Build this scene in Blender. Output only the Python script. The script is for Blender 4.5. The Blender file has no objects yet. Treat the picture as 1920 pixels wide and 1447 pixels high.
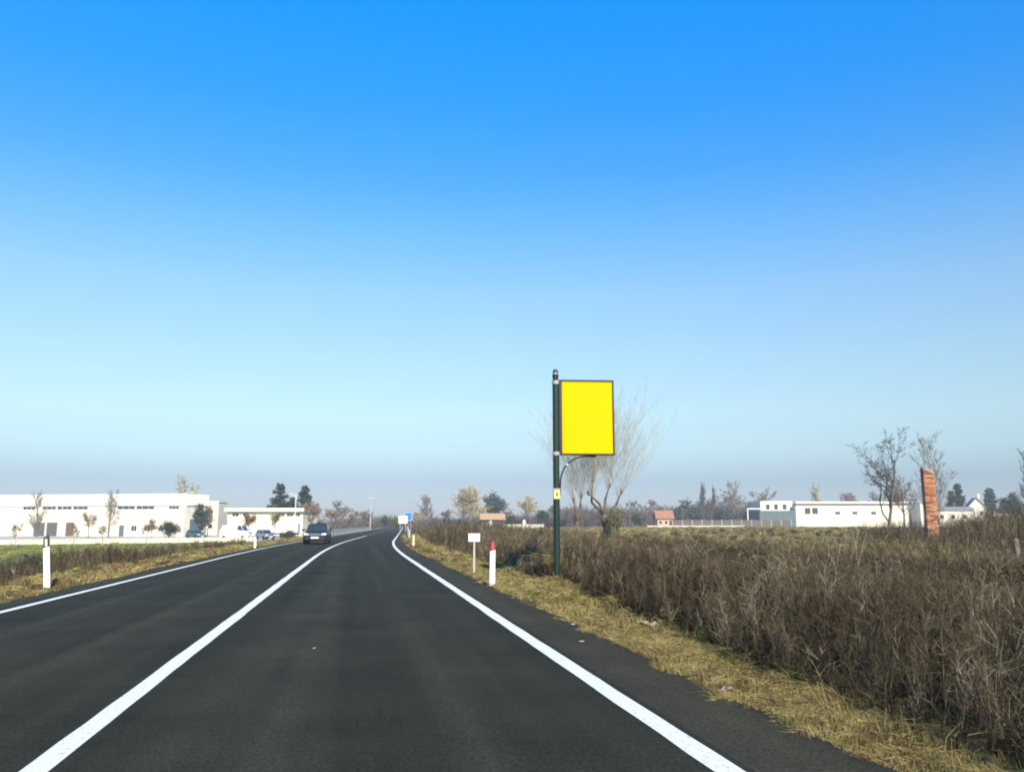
import bpy, math, random
import numpy as np
from mathutils import Vector

sc = bpy.context.scene
col = sc.collection
R = math.radians

# ------------------------------------------------------------------ camera
EYE = 1.36
cam = bpy.data.cameras.new('camera')
cam_ob = bpy.data.objects.new('camera', cam)
col.objects.link(cam_ob)
cam.sensor_width = 36.0
cam.lens = 30.0                      # about 62 degrees across
cam.clip_start, cam.clip_end = 0.1, 4000
cam_ob.location = (0, 0, EYE)
cam_ob.rotation_euler = (R(90 + 9.21), 0, R(-10.14))
sc.camera = cam_ob
sc.render.resolution_x, sc.render.resolution_y = 1024, 771

# ------------------------------------------------------------------ sky and sun
SUN_EL, SUN_AZ = 32.0, 172.0         # azimuth clockwise from the road direction
world = bpy.data.worlds.new('World')
sc.world = world
world.use_nodes = True
wn, wl = world.node_tree.nodes, world.node_tree.links
bg = wn['Background']
sky = wn.new('ShaderNodeTexSky')
sky.sky_type = 'NISHITA'
sky.sun_disc = False
sky.sun_elevation, sky.sun_rotation = R(SUN_EL), R(SUN_AZ)
sky.air_density, sky.dust_density, sky.ozone_density = 1.0, 0.3, 3.0
# the air's own colour by height above the horizon, the same all the way round
tc = wn.new('ShaderNodeTexCoord')
sp = wn.new('ShaderNodeSeparateXYZ')
wl.new(tc.outputs['Generated'], sp.inputs[0])
rmp = wn.new('ShaderNodeValToRGB')
wl.new(sp.outputs['Z'], rmp.inputs[0])
SKY_STOPS = [(0.0, (.40, .45, .62)), (.05, (.45, .495, .63)), (.082, (.71, .735, .755)), (.125, (.97, .95, .85)), (.187, (1.07, 1.10, .99)),
             (.26, (1.08, 1.22, 1.20)), (.324, (.74, 1.24, 1.42)), (.39, (.40, 1.18, 1.64)), (.459, (.18, 1.22, 1.92)), (.552, (.04, 1.33, 2.24)), (.8, (.04, 1.36, 2.36))]
cr = rmp.color_ramp
while len(cr.elements) < len(SKY_STOPS):
    cr.elements.new(0.5)
for e, (p, c) in zip(cr.elements, SKY_STOPS):
    e.position = p
    e.color = (*[v / 2.5 for v in c], 1)
mul = wn.new('ShaderNodeVectorMath'); mul.operation = 'MULTIPLY'
wl.new(sky.outputs[0], mul.inputs[0]); wl.new(rmp.outputs[0], mul.inputs[1])
scl = wn.new('ShaderNodeVectorMath'); scl.operation = 'SCALE'
scl.inputs['Scale'].default_value = 2.5
wl.new(mul.outputs[0], scl.inputs[0])
wl.new(scl.outputs[0], bg.inputs['Color'])
bg.inputs['Strength'].default_value = 0.10

sun = bpy.data.lights.new('sun', 'SUN')
sun.energy, sun.angle, sun.color = 5.0, R(0.5), (1.0, .89, .70)
sun_ob = bpy.data.objects.new('sun', sun)
col.objects.link(sun_ob)
sd = Vector((math.sin(R(SUN_AZ)) * math.cos(R(SUN_EL)), math.cos(R(SUN_AZ)) * math.cos(R(SUN_EL)), math.sin(R(SUN_EL))))
sun_ob.rotation_euler = sd.to_track_quat('Z', 'Y').to_euler()
sun_ob.location = (20, -30, 40)

vs = sc.view_settings
vs.view_transform, vs.look, vs.exposure, vs.gamma = 'Standard', 'None', 0.585, 1.0
vs.use_curve_mapping = False
sc.cycles.filter_width = 2.0
sc.cycles.volume_bounces = 0
sc.cycles.max_bounces = 6

# ------------------------------------------------------------------ the lie of the land
def off(y):
    """sideways run of the road at distance y"""
    y = np.asarray(y, float)
    return np.where(y < 35, 0, np.where(y < 74, 7e-4 * (y - 35) ** 2, 7e-4 * 39 ** 2 + .0546 * (y - 74)))

def ss(a, b, x):
    t = np.clip((np.asarray(x, float) - a) / (b - a), 0, 1)
    return t * t * (3 - 2 * t)

def gz(x, y):
    """ground height: road on a low bank, lower land on one side, a slight rise on the other"""
    l = np.asarray(x, float) - off(y)
    return -1.0 * ss(7.2, 14, -l) + .5 * ss(16, 70, l)

def G(x, y):
    return (x, y, float(gz(x, y)))

def vnoise(x, y, s, seed=0):
    """smooth value noise, 0..1"""
    x, y = np.asarray(x, float) / s, np.asarray(y, float) / s
    xi, yi = np.floor(x).astype(np.int64), np.floor(y).astype(np.int64)
    fx, fy = x - xi, y - yi
    fx, fy = fx * fx * (3 - 2 * fx), fy * fy * (3 - 2 * fy)
    def h(a, b):
        n = (a * 374761393 + b * 668265263 + seed * 1442695) & 0x7fffffff
        n = ((n ^ (n >> 13)) * 1274126177) & 0x7fffffff
        return ((n ^ (n >> 16)) & 0xffff) / 65535.0
    return (h(xi, yi) * (1 - fx) + h(xi + 1, yi) * fx) * (1 - fy) + (h(xi, yi + 1) * (1 - fx) + h(xi + 1, yi + 1) * fx) * fy

# ------------------------------------------------------------------ materials
MATS = {}
def new_mat(name):
    m = bpy.data.materials.new(name)
    m.use_nodes = True
    MATS[name] = m
    return m, m.node_tree.nodes, m.node_tree.links, m.node_tree.nodes['Principled BSDF']

def mat(name, c, rough=.7, var=.15, scale=4.0, bump=0.0, metal=0.0, spec=.4, detail=4, fine=0.0):
    if name in MATS:
        return MATS[name]
    m, n, l, p = new_mat(name)
    t = n.new('ShaderNodeTexCoord')
    nz = n.new('ShaderNodeTexNoise')
    nz.inputs['Scale'].default_value = scale
    nz.inputs['Detail'].default_value = detail
    l.new(t.outputs['Object'], nz.inputs['Vector'])
    r = n.new('ShaderNodeValToRGB')
    r.color_ramp.elements[0].position, r.color_ramp.elements[1].position = .3, .7
    r.color_ramp.elements[0].color = (*[max(0, v * (1 - var)) for v in c], 1)
    r.color_ramp.elements[1].color = (*[min(1, v * (1 + var)) for v in c], 1)
    l.new(nz.outputs[0], r.inputs[0])
    l.new(r.outputs[0], p.inputs['Base Color'])
    p.inputs['Roughness'].default_value = rough
    p.inputs['Metallic'].default_value = metal
    p.inputs['Specular IOR Level'].default_value = spec
    if bump:
        b = n.new('ShaderNodeBump')
        b.inputs['Strength'].default_value = bump
        b.inputs['Distance'].default_value = .02
        nb = n.new('ShaderNodeTexNoise')
        nb.inputs['Scale'].default_value = fine or scale * 6
        l.new(t.outputs['Object'], nb.inputs['Vector'])
        l.new(nb.outputs[0], b.inputs['Height'])
        l.new(b.outputs[0], p.inputs['Normal'])
    return m

def tone_mat(name, stops, rough=.85, trans=0.0):
    """colour picked per stem, blade or leaf by its own 'tone' value"""
    m, n, l, p = new_mat(name)
    a = n.new('ShaderNodeAttribute'); a.attribute_name = 'tone'
    r = n.new('ShaderNodeValToRGB')
    e = r.color_ramp.elements
    while len(e) < len(stops):
        e.new(.5)
    for q, (pos, c) in zip(e, stops):
        q.position = pos; q.color = (*c, 1)
    l.new(a.outputs['Fac'], r.inputs[0])
    l.new(r.outputs[0], p.inputs['Base Color'])
    p.inputs['Roughness'].default_value = rough
    p.inputs['Specular IOR Level'].default_value = .15
    return m

def asphalt(name, dark, light, worn):
    m, n, l, p = new_mat(name)
    t = n.new('ShaderNodeTexCoord')
    def noise(s, d=4, r=.6, stretch=None):
        z = n.new('ShaderNodeTexNoise')
        z.inputs['Scale'].default_value = s; z.inputs['Detail'].default_value = d; z.inputs['Roughness'].default_value = r
        if stretch:
            mp = n.new('ShaderNodeMapping'); mp.inputs['Scale'].default_value = stretch
            l.new(t.outputs['Object'], mp.inputs[0]); l.new(mp.outputs[0], z.inputs['Vector'])
        else:
            l.new(t.outputs['Object'], z.inputs['Vector'])
        return z
    big = noise(.7, 5, .65)
    streak = noise(1.0, 3, .5, (2.2, .035, 1))
    grit = noise(38, 4, .85)
    r1 = n.new('ShaderNodeValToRGB')
    r1.color_ramp.elements[0].position, r1.color_ramp.elements[1].position = .36, .66
    r1.color_ramp.elements[0].color = (*dark, 1); r1.color_ramp.elements[1].color = (*light, 1)
    mixf = n.new('ShaderNodeMix'); mixf.data_type = 'FLOAT'; mixf.inputs[0].default_value = .5
    l.new(big.outputs[0], mixf.inputs[2]); l.new(streak.outputs[0], mixf.inputs[3])
    l.new(mixf.outputs[0], r1.inputs[0])
    r2 = n.new('ShaderNodeValToRGB')
    r2.color_ramp.elements[0].position, r2.color_ramp.elements[1].position = .36, .68
    r2.color_ramp.elements[0].color = (.50, .50, .50, 1); r2.color_ramp.elements[1].color = (1.75, 1.75, 1.7, 1)
    l.new(grit.outputs[0], r2.inputs[0])
    mx = n.new('ShaderNodeMix'); mx.data_type = 'RGBA'; mx.blend_type = 'MULTIPLY'; mx.inputs[0].default_value = worn
    l.new(r1.outputs[0], mx.inputs[6]); l.new(r2.outputs[0], mx.inputs[7])
    # paler bands worn by the wheels of each lane
    sx = n.new('ShaderNodeSeparateXYZ'); l.new(t.outputs['Object'], sx.inputs[0])
    tot = None
    for c in (-4.25, -2.75, -.62, .92):
        d = n.new('ShaderNodeMath'); d.operation = 'SUBTRACT'; d.inputs[1].default_value = c
        l.new(sx.outputs['X'], d.inputs[0])
        a = n.new('ShaderNodeMath'); a.operation = 'ABSOLUTE'; l.new(d.outputs[0], a.inputs[0])
        mr = n.new('ShaderNodeMapRange'); mr.interpolation_type = 'SMOOTHSTEP'
        mr.inputs['From Min'].default_value = .55; mr.inputs['From Max'].default_value = .05
        l.new(a.outputs[0], mr.inputs['Value'])
        if tot is None:
            tot = mr.outputs[0]
        else:
            q = n.new('ShaderNodeMath'); q.operation = 'ADD'; l.new(tot, q.inputs[0]); l.new(mr.outputs[0], q.inputs[1]); tot = q.outputs[0]
    tm = n.new('ShaderNodeMath'); tm.operation = 'MULTIPLY'; l.new(tot, tm.inputs[0]); l.new(streak.outputs[0], tm.inputs[1])
    tk = n.new('ShaderNodeMath'); tk.operation = 'MULTIPLY_ADD'; tk.inputs[1].default_value = .34; tk.inputs[2].default_value = .94
    l.new(tm.outputs[0], tk.inputs[0])
    vm = n.new('ShaderNodeVectorMath'); vm.operation = 'SCALE'
    l.new(mx.outputs[2], vm.inputs[0]); l.new(tk.outputs[0], vm.inputs['Scale'])
    l.new(vm.outputs[0], p.inputs['Base Color'])
    p.inputs['Roughness'].default_value = .95
    p.inputs['Specular IOR Level'].default_value = .08
    b = n.new('ShaderNodeBump'); b.inputs['Strength'].default_value = .5; b.inputs['Distance'].default_value = .006
    g2 = noise(120, 2, .7)
    l.new(g2.outputs[0], b.inputs['Height']); l.new(b.outputs[0], p.inputs['Normal'])
    return m

ROAD = asphalt('asphalt_lane', (.0190, .0190, .0128), (.0400, .0385, .0250), 1.0)
SHOULDER = asphalt('asphalt_shoulder', (.030, .0285, .0190), (.058, .0520, .0335), 1.0)

def paint_mat():
    m, n, l, p = new_mat('road_paint')
    t = n.new('ShaderNodeTexCoord')
    z = n.new('ShaderNodeTexNoise'); z.inputs['Scale'].default_value = 26; z.inputs['Detail'].default_value = 5; z.inputs['Roughness'].default_value = .75
    l.new(t.outputs['Object'], z.inputs['Vector'])
    r = n.new('ShaderNodeValToRGB')
    e = r.color_ramp.elements
    e[0].position, e[0].color = .30, (.22, .215, .19, 1)
    e[1].position, e[1].color = .46, (.76, .735, .64, 1)
    l.new(z.outputs[0], r.inputs[0]); l.new(r.outputs[0], p.inputs['Base Color'])
    p.inputs['Roughness'].default_value = .75
    return m
PAINT = paint_mat()

def ground_mat():
    m, n, l, p = new_mat('ground')
    t = n.new('ShaderNodeTexCoord')
    a = n.new('ShaderNodeAttribute'); a.attribute_name = 'green'
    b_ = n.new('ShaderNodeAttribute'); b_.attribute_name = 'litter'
    def noise(s, d, r):
        z = n.new('ShaderNodeTexNoise'); z.inputs['Scale'].default_value = s; z.inputs['Detail'].default_value = d; z.inputs['Roughness'].default_value = r
        l.new(t.outputs['Object'], z.inputs['Vector']); return z
    def ramp(src, lo, hi, a0=.3, a1=.7):
        r = n.new('ShaderNodeValToRGB')
        r.color_ramp.elements[0].position, r.color_ramp.elements[1].position = a0, a1
        r.color_ramp.elements[0].color, r.color_ramp.elements[1].color = (*lo, 1), (*hi, 1)
        l.new(src.outputs[0], r.inputs[0]); return r
    n1, n2 = noise(.12, 6, .65), noise(3.0, 5, .7)
    ochre = ramp(n2, (.11, .080, .034), (.25, .188, .078))
    green = ramp(n2, (.05, .065, .016), (.14, .16, .042))
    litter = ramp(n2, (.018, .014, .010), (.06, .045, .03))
    def mix(f, x, y):
        q = n.new('ShaderNodeMix'); q.data_type = 'RGBA'
        l.new(f, q.inputs[0]); l.new(x, q.inputs[6]); l.new(y, q.inputs[7]); return q.outputs[2]
    ad = n.new('ShaderNodeMath'); ad.operation = 'MULTIPLY_ADD'; ad.inputs[1].default_value = 1.6; ad.inputs[2].default_value = -.8
    l.new(n1.outputs[0], ad.inputs[0])
    ad2 = n.new('ShaderNodeMath'); ad2.operation = 'ADD'; ad2.use_clamp = True
    l.new(ad.outputs[0], ad2.inputs[0]); l.new(a.outputs['Fac'], ad2.inputs[1])
    c = mix(ad2.outputs[0], ochre.outputs[0], green.outputs[0])
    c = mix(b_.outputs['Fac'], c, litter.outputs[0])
    l.new(c, p.inputs['Base Color'])
    p.inputs['Roughness'].default_value = .95
    p.inputs['Specular IOR Level'].default_value = .1
    bp = n.new('ShaderNodeBump'); bp.inputs['Strength'].default_value = .8; bp.inputs['Distance'].default_value = .08
    n3 = noise(9, 5, .7)
    l.new(n3.outputs[0], bp.inputs['Height']); l.new(bp.outputs[0], p.inputs['Normal'])
    return m
GROUND = ground_mat()

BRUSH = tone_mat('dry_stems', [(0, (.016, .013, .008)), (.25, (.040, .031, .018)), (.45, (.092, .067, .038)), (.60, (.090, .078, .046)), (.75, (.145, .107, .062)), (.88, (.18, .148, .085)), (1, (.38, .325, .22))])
GRASS = tone_mat('dry_grass', [(0, (.070, .045, .022)), (.2, (.16, .112, .045)), (.42, (.355, .285, .125)), (.58, (.22, .185, .062)), (.74, (.135, .132, .034)), (1, (.080, .094, .023))])
LAWN = tone_mat('lawn_grass', [(0, (.30, .23, .08)), (.4, (.22, .23, .06)), (1, (.12, .18, .035))])
TWIG_GREY = tone_mat('twigs_grey', [(0, (.09, .078, .065)), (1, (.24, .21, .175))])
TWIG_BROWN = tone_mat('twigs_brown', [(0, (.10, .070, .050)), (1, (.26, .19, .14))])
TWIG_FAR = tone_mat('twigs_far', [(0, (.055, .042, .032)), (1, (.17, .13, .095))])
TWIG_RED = tone_mat('twigs_red', [(0, (.13, .075, .055)), (1, (.30, .19, .145))])
TWIG_PALE = tone_mat('twigs_pale', [(0, (.20, .185, .145)), (1, (.48, .45, .38))])
TWIG_OCHRE = tone_mat('twigs_ochre', [(0, (.22, .165, .06)), (1, (.45, .36, .16))])
TWIG_DARK = tone_mat('twigs_dark', [(0, (.035, .034, .03)), (1, (.12, .11, .09))])
LEAF_DARK = tone_mat('needles', [(0, (.018, .032, .020)), (1, (.055, .080, .045))])
LEAF_BLUE = tone_mat('needles_blue', [(0, (.03, .05, .045)), (1, (.075, .11, .095))])
LEAF_GREEN = tone_mat('leaves_green', [(0, (.05, .075, .02)), (1, (.16, .19, .05))])
IVY = tone_mat('ivy_leaves', [(0, (.06, .065, .025)), (1, (.20, .18, .075))])
LEAF_DEAD = tone_mat('leaves_dead', [(0, (.13, .075, .03)), (1, (.30, .20, .08))])
BARK = mat('bark', (.13, .105, .08), .9, .35, 6, .5)
BARK_PALE = mat('bark_pale', (.30, .27, .21), .9, .3, 6, .5)
WHITE = mat('white_render', (.70, .64, .51), .8, .12, .35)
WHITE2 = mat('white_panel', (.78, .75, .65), .7, .04, .5)
CREAM = mat('cream_render', (.70, .63, .47), .85, .08, .5)
GREYCONC = mat('grey_concrete', (.42, .41, .38), .9, .15, 1.5, .2)
PALECONC = mat('pale_concrete', (.62, .58, .46), .9, .12, 1.2, .15)
LOT = mat('lot_paving', (.42, .40, .34), .95, .15, .6)
TEAL = mat('teal_cladding', (.085, .125, .13), .6, .12, 1.0)
GLASS = mat('window_glass', (.03, .04, .045), .12, .1, 1.0, spec=.7)
ROOFGREY = mat('roof_grey', (.22, .22, .21), .85, .12, 1.0)
TERRA = mat('roof_tiles', (.33, .15, .095), .85, .22, 3.0)
DARKWOOD = mat('dark_wood', (.07, .045, .03), .85, .2, 4)
BRICK = mat('old_brick', (.33, .140, .070), .9, .30, 9, .5)
BRICK2 = mat('old_brick_pale', (.42, .215, .110), .9, .3, 9, .5)
BRICK3 = mat('old_brick_dark', (.19, .075, .045), .9, .3, 9, .5)
MORTAR = mat('mortar', (.30, .24, .19), .95, .2, 12, .4)
POLE_GREEN = mat('pole_green', (.007, .024, .016), .45, .15, 7, .05, spec=.4)
BLACKMETAL = mat('black_metal', (.012, .014, .013), .45, .1, 6)
YELLOW = mat('sign_yellow', (.80, .44, .0), .8, .015, 2, spec=.05)
STEEL = mat('galvanised', (.46, .47, .48), .55, .12, 5, metal=.3)
BAND = mat('clamp_steel', (.36, .35, .35), .5, .15, 12, metal=.2)
PLATE = mat('plate_yellow', (.62, .50, .20), .6, .08, 20)
INK = mat('plate_ink', (.11, .07, .02), .7, .1, 20)
INKGREY = mat('faded_ink', (.07, .07, .07), .7, .1, 20)
POSTWHITE = mat('post_white', (.80, .77, .66), .55, .07, 9)
POSTOLD = mat('post_weathered', (.62, .56, .38), .7, .12, 9)
POSTRED = mat('post_red', (.25, .035, .045), .45, .2, 14)
REDLENS = mat('red_reflector', (.50, .09, .10), .25, .1, 10, spec=.8)
POSTBLACK = mat('post_black', (.035, .04, .038), .6, .2, 9)
WHITELENS = mat('white_reflector', (.60, .60, .55), .25, .08, 10, spec=.8)
SIGNWHITE = mat('sign_white', (.80, .80, .78), .6, .04, 3)
SIGNBLUE = mat('sign_blue', (.02, .15, .42), .5, .05, 2)
CARDARK = mat('car_paint_dark', (.010, .012, .012), .4, .05, 3, spec=.3)
CARBLACK = mat('car_plastic', (.016, .016, .017), .7, .1, 12)
CARWHITE = mat('car_paint_white', (.74, .74, .72), .3, .03, 2, spec=.6)
CARSILVER = mat('car_paint_silver', (.30, .32, .33), .3, .05, 2, metal=.4)
TYRE = mat('tyre', (.016, .016, .016), .9, .2, 20)
RIM = mat('rim', (.28, .29, .30), .4, .1, 9, metal=.7)
LENS = mat('headlamp', (.68, .70, .70), .18, .05, 8, spec=.8)
CHROME = mat('chrome', (.62, .63, .64), .25, .05, 8, metal=.8)
PAPER = mat('paper', (.72, .68, .62), .8, .12, 20)
PLASTIC = mat('pale_plastic', (.60, .66, .64), .5, .1, 20)

# ------------------------------------------------------------------ mesh helpers
class MB:
    def __init__(self):
        self.v, self.f = [], []
    def add(self, vs_, fs):
        o = len(self.v)
        self.v += [tuple(map(float, q)) for q in vs_]
        self.f += [tuple(i + o for i in f) for f in fs]
        return self
    def box(self, x0, x1, y0, y1, z0, z1):
        return self.add([(x0, y0, z0), (x1, y0, z0), (x1, y1, z0), (x0, y1, z0), (x0, y0, z1), (x1, y0, z1), (x1, y1, z1), (x0, y1, z1)],
                        [(0, 3, 2, 1), (4, 5, 6, 7), (0, 1, 5, 4), (1, 2, 6, 5), (2, 3, 7, 6), (3, 0, 4, 7)])
    def tube(self, p0, p1, r0, r1, n=10, cap=True):
        p0, p1 = Vector(p0), Vector(p1)
        d = (p1 - p0).normalized()
        a = d.orthogonal().normalized(); b = d.cross(a)
        vs_ = []
        for p, r in ((p0, r0), (p1, r1)):
            for i in range(n):
                t = 2 * math.pi * i / n
                vs_.append(p + (a * math.cos(t) + b * math.sin(t)) * r)
        fs = [(i, (i + 1) % n, n + (i + 1) % n, n + i) for i in range(n)]
        if cap:
            fs += [tuple(range(n - 1, -1, -1)), tuple(range(n, 2 * n))]
        return self.add(vs_, fs)
    def lathe(self, prof, n=16, c=(0, 0, 0), axis='z'):
        vs_, fs = [], []
        for r, h in prof:
            for i in range(n):
                t = 2 * math.pi * i / n
                q = (r * math.cos(t), r * math.sin(t), h)
                if axis == 'x':
                    q = (h, q[0], q[1])
                vs_.append((q[0] + c[0], q[1] + c[1], q[2] + c[2]))
        for k in range(len(prof) - 1):
            for i in range(n):
                fs.append((k * n + i, k * n + (i + 1) % n, (k + 1) * n + (i + 1) % n, (k + 1) * n + i))
        fs += [tuple(range(n - 1, -1, -1)), tuple(range((len(prof) - 1) * n, len(prof) * n))]
        return self.add(vs_, fs)
    def prism(self, poly, y0, y1):
        """polygon in x,z extruded along y"""
        n = len(poly)
        vs_ = [(x, y0, z) for x, z in poly] + [(x, y1, z) for x, z in poly]
        fs = [tuple(range(n)), tuple(range(2 * n - 1, n - 1, -1))] + [(i, n + i, n + (i + 1) % n, (i + 1) % n) for i in range(n)]
        return self.add(vs_, fs)
    def build(self, name, m, parent=None, smooth=False, bevel=0.0):
        me = bpy.data.meshes.new(name)
        me.from_pydata(self.v, [], self.f)
        me.materials.append(m)
        if smooth:
            me.polygons.foreach_set('use_smooth', [True] * len(me.polygons))
        me.update()
        o = bpy.data.objects.new(name, me)
        col.objects.link(o)
        if parent:
            o.parent = parent
        if bevel:
            b = o.modifiers.new('bevel', 'BEVEL'); b.width = bevel; b.segments = 2; b.limit_method = 'ANGLE'
        return o

def tag(o, label=None, cat=None, group=None, kind=None):
    if label: o['label'] = label
    if cat: o['category'] = cat
    if group: o['group'] = group
    if kind: o['kind'] = kind
    return o

def thing(name, label, cat, loc, rotz=0.0, group=None):
    o = bpy.data.objects.new(name, None)
    o.empty_display_size = .3
    col.objects.link(o)
    o.location = loc; o.rotation_euler = (0, 0, rotz)
    return tag(o, label, cat, group)

def np_mesh(name, verts, quads, m, parent=None, tone=None, smooth=False):
    me = bpy.data.meshes.new(name)
    verts = np.ascontiguousarray(verts, np.float32); quads = np.ascontiguousarray(quads, np.int32)
    k = quads.shape[1]
    me.vertices.add(len(verts)); me.vertices.foreach_set('co', verts.ravel())
    me.loops.add(quads.size); me.loops.foreach_set('vertex_index', quads.ravel())
    me.polygons.add(len(quads)); me.polygons.foreach_set('loop_start', np.arange(0, quads.size, k, dtype=np.int32))
    if smooth:
        me.polygons.foreach_set('use_smooth', np.ones(len(quads), bool))
    if tone is not None:
        a = me.attributes.new('tone', 'FLOAT', 'POINT'); a.data.foreach_set('value', np.ascontiguousarray(tone, np.float32))
    me.materials.append(m)
    me.update(calc_edges=True)
    o = bpy.data.objects.new(name, me)
    col.objects.link(o)
    if parent:
        o.parent = parent
    return o

def ribbons(p0, p1, w0, w1, rng):
    """flat tapered strips p0 -> p1, turned at random; returns verts, quads"""
    d = p1 - p0
    r = rng.normal(size=d.shape); r[:, 2] *= .3
    s = np.cross(d, r); s /= (np.linalg.norm(s, axis=1, keepdims=True) + 1e-9)
    a, b = s * np.asarray(w0).reshape(-1, 1) / 2, s * np.asarray(w1).reshape(-1, 1) / 2
    n = len(p0)
    v = np.stack([p0 - a, p0 + a, p1 + b, p1 - b], 1).reshape(-1, 3)
    return v, np.arange(4 * n).reshape(n, 4)

def tubes(p0, p1, r0, r1, n=4):
    d = p1 - p0
    d = d / (np.linalg.norm(d, axis=1, keepdims=True) + 1e-9)
    ref = np.where(np.abs(d[:, 2:3]) > .9, np.array([[1., 0, 0]]), np.array([[0, 0, 1.]]))
    a = np.cross(d, ref); a /= (np.linalg.norm(a, axis=1, keepdims=True) + 1e-9)
    b = np.cross(d, a)
    N = len(p0)
    ring = []
    for p, r in ((p0, r0), (p1, r1)):
        r = np.asarray(r).reshape(-1, 1)
        for i in range(n):
            t = 2 * math.pi * i / n
            ring.append(p + (a * math.cos(t) + b * math.sin(t)) * r)
    v = np.stack(ring, 1).reshape(-1, 3)
    base = (np.arange(N) * 2 * n)[:, None, None]
    q = np.array([[i, (i + 1) % n, n + (i + 1) % n, n + i] for i in range(n)])[None]
    return v, (base + q).reshape(-1, 4)

def leaf_quads(pos, size, rng, flat=0.0, aspect=1.0):
    n = len(pos)
    u = rng.normal(size=(n, 3)); u[:, 2] *= (1 - flat); u /= np.linalg.norm(u, axis=1, keepdims=True) + 1e-9
    w = rng.normal(size=(n, 3)); w = np.cross(u, w); w /= np.linalg.norm(w, axis=1, keepdims=True) + 1e-9
    s = np.asarray(size).reshape(-1, 1) * (rng.uniform(.6, 1.4, (n, 1)))
    a, b = u * s / 2, w * s / 2 * aspect
    v = np.stack([pos - a * 1.0, pos - b, pos + a, pos + b], 1).reshape(-1, 3)
    return v, np.arange(4 * n).reshape(n, 4)

def join(parts):
    vs_, qs, o = [], [], 0
    for v, q in parts:
        vs_.append(v); qs.append(q + o); o += len(v)
    return np.concatenate(vs_), np.concatenate(qs)

# ------------------------------------------------------------------ ground
def ground():
    ls = np.concatenate([[-560, -300, -180], np.arange(-120, -20, 8), np.arange(-20, -6, 1.0), np.arange(-6, 6, 1.0), np.arange(6, 20, 1.5), np.arange(20, 90, 6), [90, 130, 200, 320, 560]])
    ys = np.concatenate([[-60, -30, -10], np.arange(0, 60, 2.0), np.arange(60, 140, 5.0), np.arange(140, 420, 20), [420, 520, 640, 760]])
    Lg, Yg = np.meshgrid(ls, ys)
    X = Lg + off(Yg)
    Z = gz(X, Yg)
    v = np.stack([X, Yg, Z], -1).reshape(-1, 3)
    nx, ny = len(ls), len(ys)
    i = np.arange(nx * ny).reshape(ny, nx)
    q = np.stack([i[:-1, :-1], i[:-1, 1:], i[1:, 1:], i[1:, :-1]], -1).reshape(-1, 4)
    o = np_mesh('ground', v, q, GROUND, smooth=True)
    l, y = Lg.ravel(), Yg.ravel()
    green = .30 + .55 * ss(9, 14, -l) * (1 - ss(120, 200, y)) - .12 * ss(14, 22, l)
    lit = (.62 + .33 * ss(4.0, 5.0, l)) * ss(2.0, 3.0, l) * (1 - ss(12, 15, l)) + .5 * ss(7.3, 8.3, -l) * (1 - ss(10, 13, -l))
    for nm, val in (('green', green), ('litter', lit)):
        a = o.data.attributes.new(nm, 'FLOAT', 'POINT'); a.data.foreach_set('value', val.astype(np.float32))
    tag(o, kind='structure')
ground()

def strip(name, la, lb, y0, y1, z, m, step=None, jag=(0, 0), seed=1):
    """a strip of the road between the side distances la and lb"""
    rng = np.random.default_rng(seed)
    ys = np.concatenate([np.arange(y0, min(y1, 40), step or .5), np.arange(max(y0, 40), y1 + .1, 4.0)])
    x0 = off(ys)
    dl = (vnoise(ys, ys * 0, .35, seed) - .5) * 2 * jag[0] + (vnoise(ys, ys * 0, 2.5, seed + 1) - .5) * 2 * jag[0]
    dr = (vnoise(ys, ys * 0, .35, seed + 2) - .5) * 2 * jag[1] + (vnoise(ys, ys * 0, 2.5, seed + 3) - .5) * 2 * jag[1]
    n = len(ys)
    v = np.concatenate([np.stack([x0 + la + dl, ys, np.full(n, z)], 1), np.stack([x0 + lb + dr, ys, np.full(n, z)], 1)])
    i = np.arange(n - 1)
    q = np.stack([i, n + i, n + i + 1, i + 1], 1)
    o = np_mesh(name, v, q, m)
    return tag(o, kind='structure')

strip('road', -5.62, 2.18, -12, 470, .03, ROAD)
strip('road_shoulder', 2.18, 2.90, -12, 470, .03, SHOULDER, jag=(0, .07), seed=4)
strip('road_shoulder', -6.05, -5.62, -12, 470, .03, SHOULDER, jag=(.07, 0), seed=9)
strip('edge_line', 1.95, 2.115, -12, 470, .034, PAINT, jag=(.006, .006), seed=14)
strip('centre_line', -1.78, -1.62, -12, 110, .034, PAINT, jag=(.006, .006), seed=18)
strip('edge_line', -5.43, -5.29, -12, 470, .034, PAINT, jag=(.006, .006), seed=22)
for k in range(22):          # beyond the bend the middle line is broken
    strip('centre_line', -1.77, -1.63, 116 + k * 12, 116 + k * 12 + 7, .034, PAINT, seed=30 + k)

# paved yard in front of the long white building
def yard():
    a, b, c, d = (-44.2, 108.5), (-14, 127.5), (-9, 200), (-96, 215)
    m = MB(); m.add([(*a, -.985), (*b, -.985), (*c, -.985), (*d, -.985), (-80, 110, -.985)], [(0, 1, 2, 3, 4)])
    tag(m.build('yard_pavement', LOT), kind='structure')
yard()

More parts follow.
